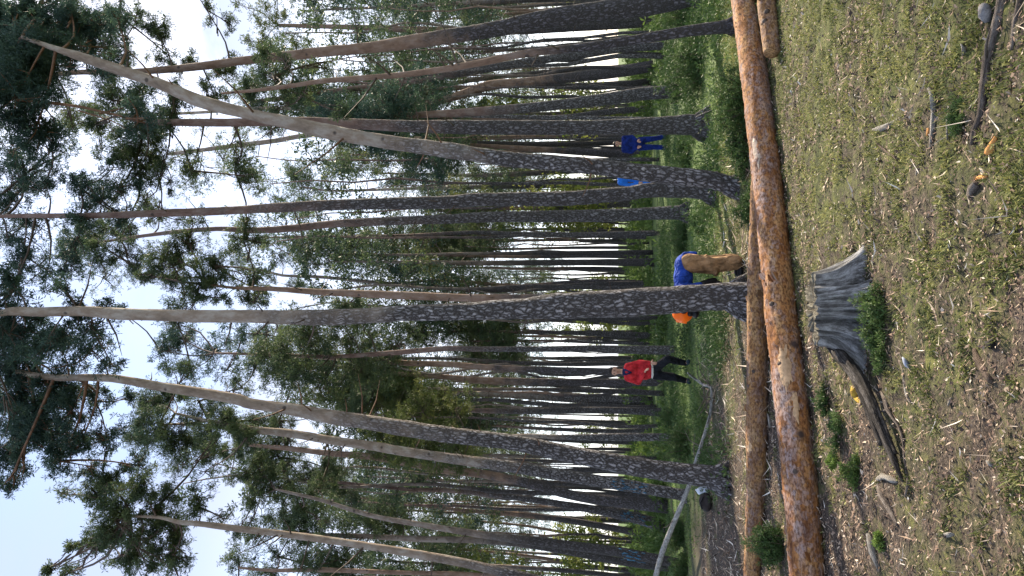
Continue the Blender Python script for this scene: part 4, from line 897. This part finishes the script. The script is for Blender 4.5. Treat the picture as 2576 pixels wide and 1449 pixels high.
def litter(name, label, n, y0, y1, s0, s1, power, thr, tone, asp=2.0, invert=False):
    x, y = scatter(n, y0, y1, power); pt = patch(x, y, .9, 0) + .5 * patch(x, y, 4.5, 5) + np.clip(x * .16, -.3, .35)
    pt = pt + np.where(y > 10, (y + .9 * x - 12) * .15, 0); keep = (-pt if invert else pt * 0 + 1) > thr; x, y = x[keep], y[keep]; n = len(x); z = gza(x, y) + RNG.uniform(.002, .014, n)
    a = RNG.uniform(0, 6.283, n); s = RNG.uniform(s0, s1, n) ** 1.0; u = np.stack([np.cos(a), np.sin(a), RNG.normal(scale=.35, size=n)], 1)
    v = np.stack([-np.sin(a), np.cos(a), RNG.normal(scale=.45, size=n)], 1) / asp
    c = np.stack([x, y, z], 1); S = s[:, None]
    V = np.stack([c - u * S * .5, c - v * S * .5 * RNG.uniform(.4, 1.1, (n, 1)) + u * S * .1, c + u * S * .5 + np.array([0, 0, .15]) * S, c + v * S * .5 * RNG.uniform(.4, 1.1, (n, 1))], 1).reshape(-1, 3)
    T = np.repeat(np.clip(RNG.normal(tone, .3, n), 0, 1), 4)
    return tag(tri_mesh(name, V, T, _mt, n=4), label, 'leaf litter', kind='stuff')
litter('leaf_litter', 'small pale leaves, cones and bark crumbs scattered over the near moss', 16000, 2.6, 12.0, .005, .028, 1.2, -1, .36)
litter('wood_debris', 'brown wood shavings and bark scraps around the felled trunks', 30000, 5.0, 14.5, .015, .055, 1.1, -.25, .30, 3.0, True)
litter('needle_litter', 'dry needles and twig scraps on bare patches', 42000, 2.6, 12, .012, .05, 1.2, -.2, .3, 8.0, True)
litter('dark_litter', 'dark crumbs of rotten bark and cones between the moss', 26000, 2.6, 10, .008, .03, 1.1, -.5, .05, 1.6, True)

litter('fallen_twigs', 'thin dry twigs and branch scraps strewn behind the felled trunks', 2600, 8.0, 14.5, .08, .34, 1.0, -.6, .55, 16.0, True)
litter('fallen_twigs', 'thin dry twigs scattered over the near forest floor', 1300, 2.6, 8.5, .05, .2, 1.0, -.9, .5, 22.0, True)
# ------------------------------------------------------------------ people
def capsules(parts, voxel, name, mat, parent, base, smooth=6):
    import bmesh
    bm = bmesh.new()
    for q in parts:
        if q[0] == 'e':
            _, c, rad = q[:3]; rot = q[3] if len(q) > 3 else Matrix.Identity(3)
            mm = Matrix.Translation(c) @ rot.to_4x4() @ Matrix.Diagonal((*rad, 1))
            bmesh.ops.create_icosphere(bm, subdivisions=3, radius=1, matrix=mm)
        else:
            _, a, ra, b, rb = q; a = Vector(a); b = Vector(b); d = b - a
            for c, r in ((a, ra), (b, rb)): bmesh.ops.create_icosphere(bm, subdivisions=3, radius=r, matrix=Matrix.Translation(c))
            if d.length > 1e-4:
                mm = Matrix.Translation((a + b) / 2) @ d.to_track_quat('Z', 'Y').to_matrix().to_4x4()
                bmesh.ops.create_cone(bm, cap_ends=True, segments=20, radius1=ra, radius2=rb, depth=d.length, matrix=mm)
    me = bpy.data.meshes.new(name); bm.to_mesh(me); bm.free()
    o = bpy.data.objects.new('tmp', me); C.objects.link(o)
    rm = o.modifiers.new('r', 'REMESH'); rm.mode = 'VOXEL'; rm.voxel_size = voxel
    sm = o.modifiers.new('s', 'SMOOTH'); sm.iterations = smooth; sm.factor = .5
    dg = bpy.context.evaluated_depsgraph_get(); me2 = bpy.data.meshes.new_from_object(o.evaluated_get(dg)); me2.name = name
    bpy.data.objects.remove(o); me2.materials.clear()
    me2.transform(Matrix.Translation(-Vector(base)))
    return link_mesh(name, me2, mat, parent)
def cloth(name, c, dark=.6, scale=9):
    mt, n, p, out = mat_new(name); t = n.nodes.new('ShaderNodeTexCoord')
    f = noise_n(n, t.outputs['Object'], scale, 4, .6); g = noise_n(n, t.outputs['Object'], 9, 3, .5, (1, 1, .45))
    n.links.new(ramp(n, [(.35, tuple(v * dark for v in c)), (.6, c)], f), p.inputs['Base Color']); bump(n, p, g, 1.0, .16); p.inputs['Roughness'].default_value = .9
    return mt
SKIN = simple('skin', (.48, .27, .19), rough=.55, var=.15, bmp=0)
HAIR = simple('dark_hair', (.02, .015, .012), rough=.6, bmp=.2, scale=60); EYE = simple('eye', (.03, .02, .02), rough=.3, bmp=0)
LIPS = simple('lips', (.35, .12, .10), bmp=0)
RED = cloth('red_jacket', (.60, .03, .04), .55); NAVY = cloth('navy_fleece', (.02, .025, .09)); BLACKC = cloth('black_trousers', (.012, .013, .018)); SHOE = simple('dark_teal_boot', (.02, .035, .045))
BLUE = cloth('blue_coverall', (.009, .025, .17), .5); BLUEJ = cloth('blue_jacket', (.02, .065, .36), .5); BLUEL = cloth('bright_blue_jacket', (.03, .20, .75), .7)
TAN = cloth('tan_trousers', (.34, .20, .10), .42); BLACKP = simple('black_plastic', (.01, .01, .012), rough=.4, bmp=0)
ORANGE = simple('orange_helmet', (.95, .16, .01), rough=.35, var=.08, bmp=0); WHITEC = cloth('white_shirt', (.6, .58, .55), .85)

def hand(parts, wrist, dirv, nrm, s=1.0):
    """palm, four bent fingers and a thumb; dirv = along the fingers, nrm = palm side"""
    d = dirv.normalized(); n = (nrm - d * nrm.dot(d)).normalized(); sd = d.cross(n)
    parts.append(('e', wrist + d * .045 * s, Vector((.042, .018, .05)) * s, Matrix((sd, n, d)).transposed()))
    for k, ln in enumerate((.068, .078, .073, .058)):
        r = wrist + d * .085 * s + sd * (.030 - .020 * k) * s
        m1 = r + (d * .9 + n * .35).normalized() * ln * .5 * s; m2 = m1 + (d * .5 + n * .8).normalized() * ln * .5 * s
        parts.append(('c', r, .0095 * s, m1, .0085 * s)); parts.append(('c', m1, .0085 * s, m2, .007 * s))
    b = wrist + d * .03 * s + sd * .038 * s; m1 = b + (sd * .8 + d * .6 + n * .3).normalized() * .036 * s; m2 = m1 + (d * .8 + n * .5).normalized() * .032 * s
    parts.append(('c', b, .013 * s, m1, .011 * s)); parts.append(('c', m1, .011 * s, m2, .009 * s))

def head_parts(c, up, fwd, s=1.0):
    up = up.normalized(); fwd = (fwd - up * fwd.dot(up)).normalized(); rt = fwd.cross(up); M = Matrix((rt, fwd, up)).transposed()
    L_ = [('e', c + up * .03 * s, Vector((.074, .092, .088)) * s, M), ('e', c - up * .035 * s + fwd * .018 * s, Vector((.056, .068, .078)) * s, M),
          ('c', c - up * .005 * s + fwd * .088 * s, .011 * s, c - up * .032 * s + fwd * .103 * s, .015 * s), ('e', c - up * .088 * s + fwd * .06 * s, Vector((.026, .022, .02)) * s, M)]
    for e in (-1, 1): L_.append(('e', c - up * .005 * s + rt * .076 * s * e, Vector((.011, .022, .033)) * s, M))
    return L_, rt, M
def face(t, base, c, up, fwd, s=1.0, hairm=HAIR, hair_cover=1.0):
    up = up.normalized(); fwd = (fwd - up * fwd.dot(up)).normalized(); rt = fwd.cross(up); M = Matrix((rt, fwd, up)).transposed()
    for e in (-1, 1):
        capsules([('e', c + up * .005 * s + fwd * .082 * s + rt * .03 * s * e, Vector((.014, .009, .008)) * s, M)], .003, 'eye', EYE, t, base, 1)
        capsules([('c', c + up * .027 * s + fwd * .088 * s + rt * .017 * s * e, .004 * s, c + up * .028 * s + fwd * .08 * s + rt * .045 * s * e, .0035 * s)], .003, 'eyebrow', hairm, t, base, 1)
    capsules([('c', c - up * .06 * s + fwd * .083 * s + rt * .02 * s, .006 * s, c - up * .06 * s + fwd * .083 * s - rt * .02 * s, .006 * s)], .003, 'mouth', LIPS, t, base, 1)
    capsules([('e', c + up * .072 * s - fwd * .012 * s, Vector((.084, .096, .068)) * s, M), ('e', c + up * .01 * s - fwd * .045 * s, Vector((.086, .07, .085)) * s, M)], .008, 'hair', hairm, t, base, 3)

def person_red():
    D = dist(1740); P = lambda x, y, dz=0.0: at(x, y, D + dz)
    base = Vector((P(1740, 935).x, D, 0))
    t = empty('person', base, 'person in a bright red jacket and black trousers striding towards the camera', 'person')
    up = Vector((0.03, 0, 1)); fwd = Vector((-.12, -1, -.08))
    hc = P(1547, 934); neck = P(1569, 935); ch = P(1590, 935); bl = P(1622, 935); pv = P(1646, 933)
    sr, sl_ = P(1579, 922), P(1579, 951); er, hr = P(1610, 912, .02), P(1636, 913, -.08); el, hl = P(1606, 961, -.03), P(1622, 936, -.20)
    hpr, hpl = P(1650, 925), P(1650, 944); kr, ar = P(1680, 903, -.22), P(1722, 913, .02); kl, al = P(1692, 948, .02), P(1727, 957, .20)
    ar.z = max(ar.z, .12); al.z = .13
    tr_, tl_ = ar + Vector((.05, -.17, -.075)), al + Vector((-.02, -.17, -.09))
    parts, rt, M = head_parts(hc, up, fwd, 1.05)
    parts += [('c', hc - Vector((0, 0, .06)), .05, neck, .058), ('e', ch, Vector((.15, .095, .15))), ('e', bl, Vector((.135, .09, .14))), ('e', pv, Vector((.14, .1, .11)))]
    for s0, e0, h0 in ((sr, er, hr), (sl_, el, hl)):
        parts += [('c', s0, .05, e0, .042), ('c', e0, .04, h0, .028)]; hand(parts, h0, (h0 - e0) * .7 + Vector((0, -.05, 0)), Vector((0, -.3, -1)), 1.0)
    for a, b, c_, d_ in ((hpr, kr, ar, tr_), (hpl, kl, al, tl_)): parts += [('c', a, .082, b, .055), ('c', b, .053, c_, .036), ('c', c_ - Vector((0, 0, .04)), .035, d_, .03)]
    capsules(parts, .012, 'body', SKIN, t, base, 2); face(t, base, hc, up, fwd, 1.05)
    jk = [('e', ch + Vector((0, 0, .02)), Vector((.185, .13, .19))), ('e', bl, Vector((.18, .135, .19))), ('e', P(1632, 934), Vector((.165, .13, .10)))]
    for s0, e0, h0 in ((sr, er, hr), (sl_, el, hl)): jk += [('c', s0, .078, e0, .066), ('c', e0, .064, e0.lerp(h0, .93), .046)]
    jk += [('c', sr, .08, sl_, .08)]
    capsules(jk, .016, 'jacket', RED, t, base, 5)
    capsules([('e', neck + Vector((0, -.01, -.015)), Vector((.092, .09, .055))), ('c', neck + Vector((.05, -.09, -.04)), .022, neck + Vector((-.0, -.135, -.16)), .016), ('c', neck + Vector((-.05, -.09, -.04)), .022, neck + Vector((0, -.135, -.16)), .016)], .01, 'collar', NAVY, t, base, 3)
    capsules([('e', P(1641, 934), Vector((.162, .122, .05)))], .012, 'shirt_hem', WHITEC, t, base, 3)
    tz = [('e', pv - Vector((0, 0, .03)), Vector((.155, .112, .12)))]
    for a, b, c_ in ((hpr, kr, ar), (hpl, kl, al)): tz += [('c', a, .104, b, .088), ('c', b, .086, c_, .066)]
    capsules(tz, .014, 'trousers', BLACKC, t, base, 4)
    for c_, d_ in ((ar, tr_), (al, tl_)): capsules([('c', c_ + Vector((0, 0, .02)), .052, c_ - Vector((0, 0, .05)), .05), ('c', c_ - Vector((0, -.03, .07)), .048, d_ + Vector((0, 0, .01)), .042)], .01, 'boot', SHOE, t, base, 2)
person_red()

def person_standing(label, D, pts, jm, hidden=False, fwd=Vector((0, -1, 0)), slim=1.0, bald=True):
    P = lambda q, dz=0.0: at(q[0], q[1], D + dz)
    base = Vector((P(pts['foot']).x, D, 0)); t = empty('person', base, label, 'person'); up = Vector((0, 0, 1))
    hc = P(pts['head']); sr, sl_ = P(pts['sr']), P(pts['sl']); neck = (sr + sl_) / 2 + Vector((0, 0, .07)); hpr, hpl = P(pts['hr']), P(pts['hl'])
    pv = (hpr + hpl) / 2; ch = neck.lerp(pv, .36); bl = neck.lerp(pv, .72)
    er, el, wr, wl = P(pts['er'], .0), P(pts['el'], .0), P(pts['wr'], -.17), P(pts['wl'], -.17); kr, kl, ar, al = P(pts['kr'], -.03), P(pts['kl'], -.03), P(pts['ar']), P(pts['al'])
    ar.z = al.z = .09; tr_, tl_ = ar + Vector((.03, -.16, -.05)), al + Vector((-.03, -.16, -.05))
    parts, rt, M = head_parts(hc, up, fwd)
    parts += [('c', hc - Vector((0, 0, .06)), .05, neck, .056), ('e', ch, Vector((.16, .1, .18))), ('e', bl, Vector((.14, .1, .16))), ('e', pv, Vector((.145, .1, .12)))]
    for s0, e0, h0 in ((sr, er, wr), (sl_, el, wl)): parts += [('c', s0, .05, e0, .04), ('c', e0, .038, h0, .028)]; hand(parts, h0, (h0 - e0), Vector((0, .6, -1)))
    for a, b, c_, d_ in ((hpr, kr, ar, tr_), (hpl, kl, al, tl_)): parts += [('c', a, .08, b, .055), ('c', b, .052, c_, .036), ('c', c_ - Vector((0, 0, .03)), .035, d_, .03)]
    capsules(parts, .012, 'body', SKIN, t, base, 2); face(t, base, hc, up, fwd)
    cv = [('e', ch, Vector((.20, .14, .22))), ('e', bl, Vector((.175, .135, .19))), ('e', pv, Vector((.175, .13, .15))), ('c', sr, .085, sl_, .085), ('c', neck - Vector((0, 0, .03)), .07, neck, .06)]
    for s0, e0, h0 in ((sr, er, wr), (sl_, el, wl)): cv += [('c', s0, .08, e0, .066), ('c', e0, .064, e0.lerp(h0, .95), .045)]
    for a, b, c_ in ((hpr, kr, ar), (hpl, kl, al)): cv += [('c', a, .105, b, .082), ('c', b, .08, c_ + Vector((0, 0, .03)), .075)]
    capsules(cv, .016, 'coverall', jm, t, base, 4)
    for c_, d_ in ((ar, tr_), (al, tl_)): capsules([('c', c_, .05, c_ - Vector((0, 0, .03)), .048), ('c', c_ - Vector((0, 0, .035)), .045, d_, .04)], .01, 'boot', BLACKP, t, base, 2)
D_b = dist(1682)
person_standing('person in dark blue coveralls facing the camera, standing between two thick trunks', D_b,
    dict(head=(1553,362), sr=(1570,347), sl=(1570,378), er=(1589,343), el=(1589,382), wr=(1603,353), wl=(1603,373), hr=(1610,353), hl=(1610,371), kr=(1643,349), kl=(1643,370), ar=(1672,344), al=(1672,371), foot=(1680,360)), BLUE)
person_standing('person in a bright blue jacket almost hidden behind the strongly leaning pine', D_b + 1.5,
    dict(head=(1543,440), sr=(1560,428), sl=(1560,460), er=(1582,425), el=(1584,466), wr=(1600,432), wl=(1606,461), hr=(1602,436), hl=(1602,455), kr=(1636,436), kl=(1636,456), ar=(1670,436), al=(1670,456), foot=(1672,446)), BLUEL, fwd=Vector((.4, 1, 0)))

def person_bending():
    D = dist(1888) + .55; P = lambda x, y, dz=0.0: at(x, y, D + dz)
    base = Vector((P(1870, 660).x, D, 0)); t = empty('person', base, 'worker bending down behind the middle pine in a blue jacket, tan trousers and orange helmet', 'person')
    pvt = P(1722, 662); sh = P(1716, 736, .0); hc = P(1718, 781); s1, s2 = P(1722, 733, -.17), P(1722, 733, .17)
    kn1, an1 = P(1790, 668, -.10), P(1862, 660, -.10); kn2, an2 = P(1788, 664, .14), P(1862, 656, .18)
    an1.z = an2.z = .1; e1, h1 = P(1762, 722, -.16), P(1796, 708, -.12); e2, h2 = P(1764, 740, .14), P(1800, 728, .08)
    up = Vector((-1, 0, .12)); fwd = Vector((-.15, 0, -1))
    parts, rt, M = head_parts(hc, up, fwd, 1.0)
    parts += [('c', hc + Vector((.06, 0, 0)), .055, sh, .06), ('e', pvt.lerp(sh, .7), Vector((.18, .15, .11))), ('e', pvt.lerp(sh, .35), Vector((.17, .14, .11))), ('e', pvt, Vector((.12, .15, .12)))]
    for s0, e0, h0 in ((s1, e1, h1), (s2, e2, h2)): parts += [('c', s0, .05, e0, .042), ('c', e0, .04, h0, .03)]; hand(parts, h0, Vector((-.2, -.1, -1)), Vector((-1, 0, 0)))
    for hp, k_, a_ in ((pvt + Vector((0, -.09, -.03)), kn1, an1), (pvt + Vector((0, .09, -.03)), kn2, an2)): parts += [('c', hp, .085, k_, .058), ('c', k_, .055, a_, .04), ('c', a_ - Vector((0, 0, .05)), .035, a_ + Vector((-.16, 0, -.06)), .03)]
    capsules(parts, .012, 'body', SKIN, t, base, 2)
    jk = [('e', pvt.lerp(sh, .85) + Vector((0, 0, -.01)), Vector((.15, .2, .125))), ('e', pvt.lerp(sh, .5), Vector((.2, .185, .125))), ('e', pvt.lerp(sh, .12) + Vector((.02, 0, .015)), Vector((.14, .175, .11)))]
    jk += [('c', pvt + Vector((.10, -.06, .0)), .045, pvt + Vector((.12, -.06, -.13)), .03), ('c', s1, .085, s2, .085)]
    for s0, e0, h0 in ((s1, e1, h1), (s2, e2, h2)): jk += [('c', s0, .082, e0, .066), ('c', e0, .062, e0.lerp(h0, .8), .05)]
    capsules(jk, .014, 'jacket', BLUEJ, t, base, 4)
    tz = []
    for hp, k_, a_ in ((pvt + Vector((.0, -.09, -.05)), kn1, an1), (pvt + Vector((0, .09, -.05)), kn2, an2)):
        tz += [('c', hp, .122, k_, .112), ('c', k_, .112, k_.lerp(a_, .35) + Vector((.012, 0, 0)), .092), ('c', k_.lerp(a_, .4), .10, k_.lerp(a_, .75), .09), ('c', k_.lerp(a_, .7), .102, a_, .095), ('e', k_ + Vector((-.03, 0, -.05)), Vector((.115, .1, .045))), ('e', k_ + Vector((.05, -.03, .06)), Vector((.08, .07, .03)))]
    capsules(tz, .014, 'trousers', TAN, t, base, 3)
    for a_ in (an1, an2): capsules([('c', a_, .055, a_ - Vector((0, 0, .05)), .055), ('c', a_ - Vector((0, 0, .055)), .045, a_ + Vector((-.17, 0, -.06)), .04)], .012, 'boot', BLACKP, t, base, 2)
    for e0, h0 in ((e1, h1), (e2, h2)):
        g = [('c', e0.lerp(h0, .25), .066, h0, .05)]; hand(g, h0, Vector((-.2, -.1, -1)), Vector((-1, 0, 0)), 1.12); g.append(('c', h0 + Vector((0, 0, .06)), .04, h0, .036)); capsules(g, .008, 'glove', BLACKP, t, base, 1)
    # helmet: half shell over the crown of the lowered head, brim and mesh visor
    ax = up.normalized(); f2 = (fwd - ax * fwd.dot(ax)).normalized(); r2 = f2.cross(ax); M = Matrix((r2, f2, ax)).transposed()
    hh = capsules([('e', hc + ax * .045, Vector((.112, .13, .112)), M), ('e', hc + ax * .02 + f2 * .08, Vector((.09, .075, .012)), M), ('c', hc + ax * .15 - f2 * .06, .012, hc + ax * .155 + f2 * .06, .012)], .009, 'helmet', ORANGE, t, base, 2)
    capsules([('e', hc - ax * .05 + f2 * .155, Vector((.105, .014, .085)), M), ('c', hc + ax * .02 + f2 * .12 + r2 * .1, .014, hc - ax * .02 + r2 * .1, .014)], .008, 'visor', BLACKP, t, base, 1)
    capsules([('e', hc + Vector((-.035, -.06, -.15)), Vector((.06, .07, .05))), ('c', hc + Vector((-.04, -.09, -.08)), .035, hc + Vector((-.02, -.06, -.16)), .03)], .008, 'face_guard', BLACKP, t, base, 1)
    for e in (-1, 1): capsules([('e', hc + r2 * .095 * e, Vector((.03, .045, .05)), M)], .008, 'ear_muff', BLACKP, t, base, 1)
person_bending()

# white bundle and dark bag behind the rooted pine
def bag():
    g = ground(1790, 1262); m_ = pxm(g.y); base = Vector((g.x, g.y, 0)); t = empty('backpack', base, 'dark brown backpack lying on the ground behind the rooted pine', 'bag')
    capsules([('e', Vector((0, 0, .10)) + base, Vector((.15, .12, .11))), ('e', Vector((.03, -.06, .07)) + base, Vector((.1, .08, .07))), ('e', Vector((-.09, .02, .08)) + base, Vector((.09, .1, .08)))], .012, 'pack_body', simple('brown_canvas', (.035, .028, .028)), t, base, 2)
    capsules([('c', base + Vector((-.1, -.1, .17)), .012, base + Vector((0, -.13, .2)), .012), ('c', base + Vector((0, -.13, .2)), .012, base + Vector((.1, -.1, .15)), .012)], .006, 'strap', BLACKP, t, base, 1)
    g2 = ground(1783, 1236); b2 = Vector((g2.x, g2.y, 0)); o = capsules([('e', b2 + Vector((0, 0, .12)), Vector((.075, .07, .09))), ('e', b2 + Vector((.02, -.02, .05)), Vector((.09, .08, .05))), ('c', b2 + Vector((0, 0, .18)), .03, b2 + Vector((.02, 0, .22)), .015)], .01, 'white_bag', simple('white_plastic', (.62, .66, .74), rough=.4, var=.2), None, b2, 1)
    o.location = b2; tag(o, 'small whitish bag standing next to the dark backpack', 'bag')
bag()
print('objects', len(C.objects))
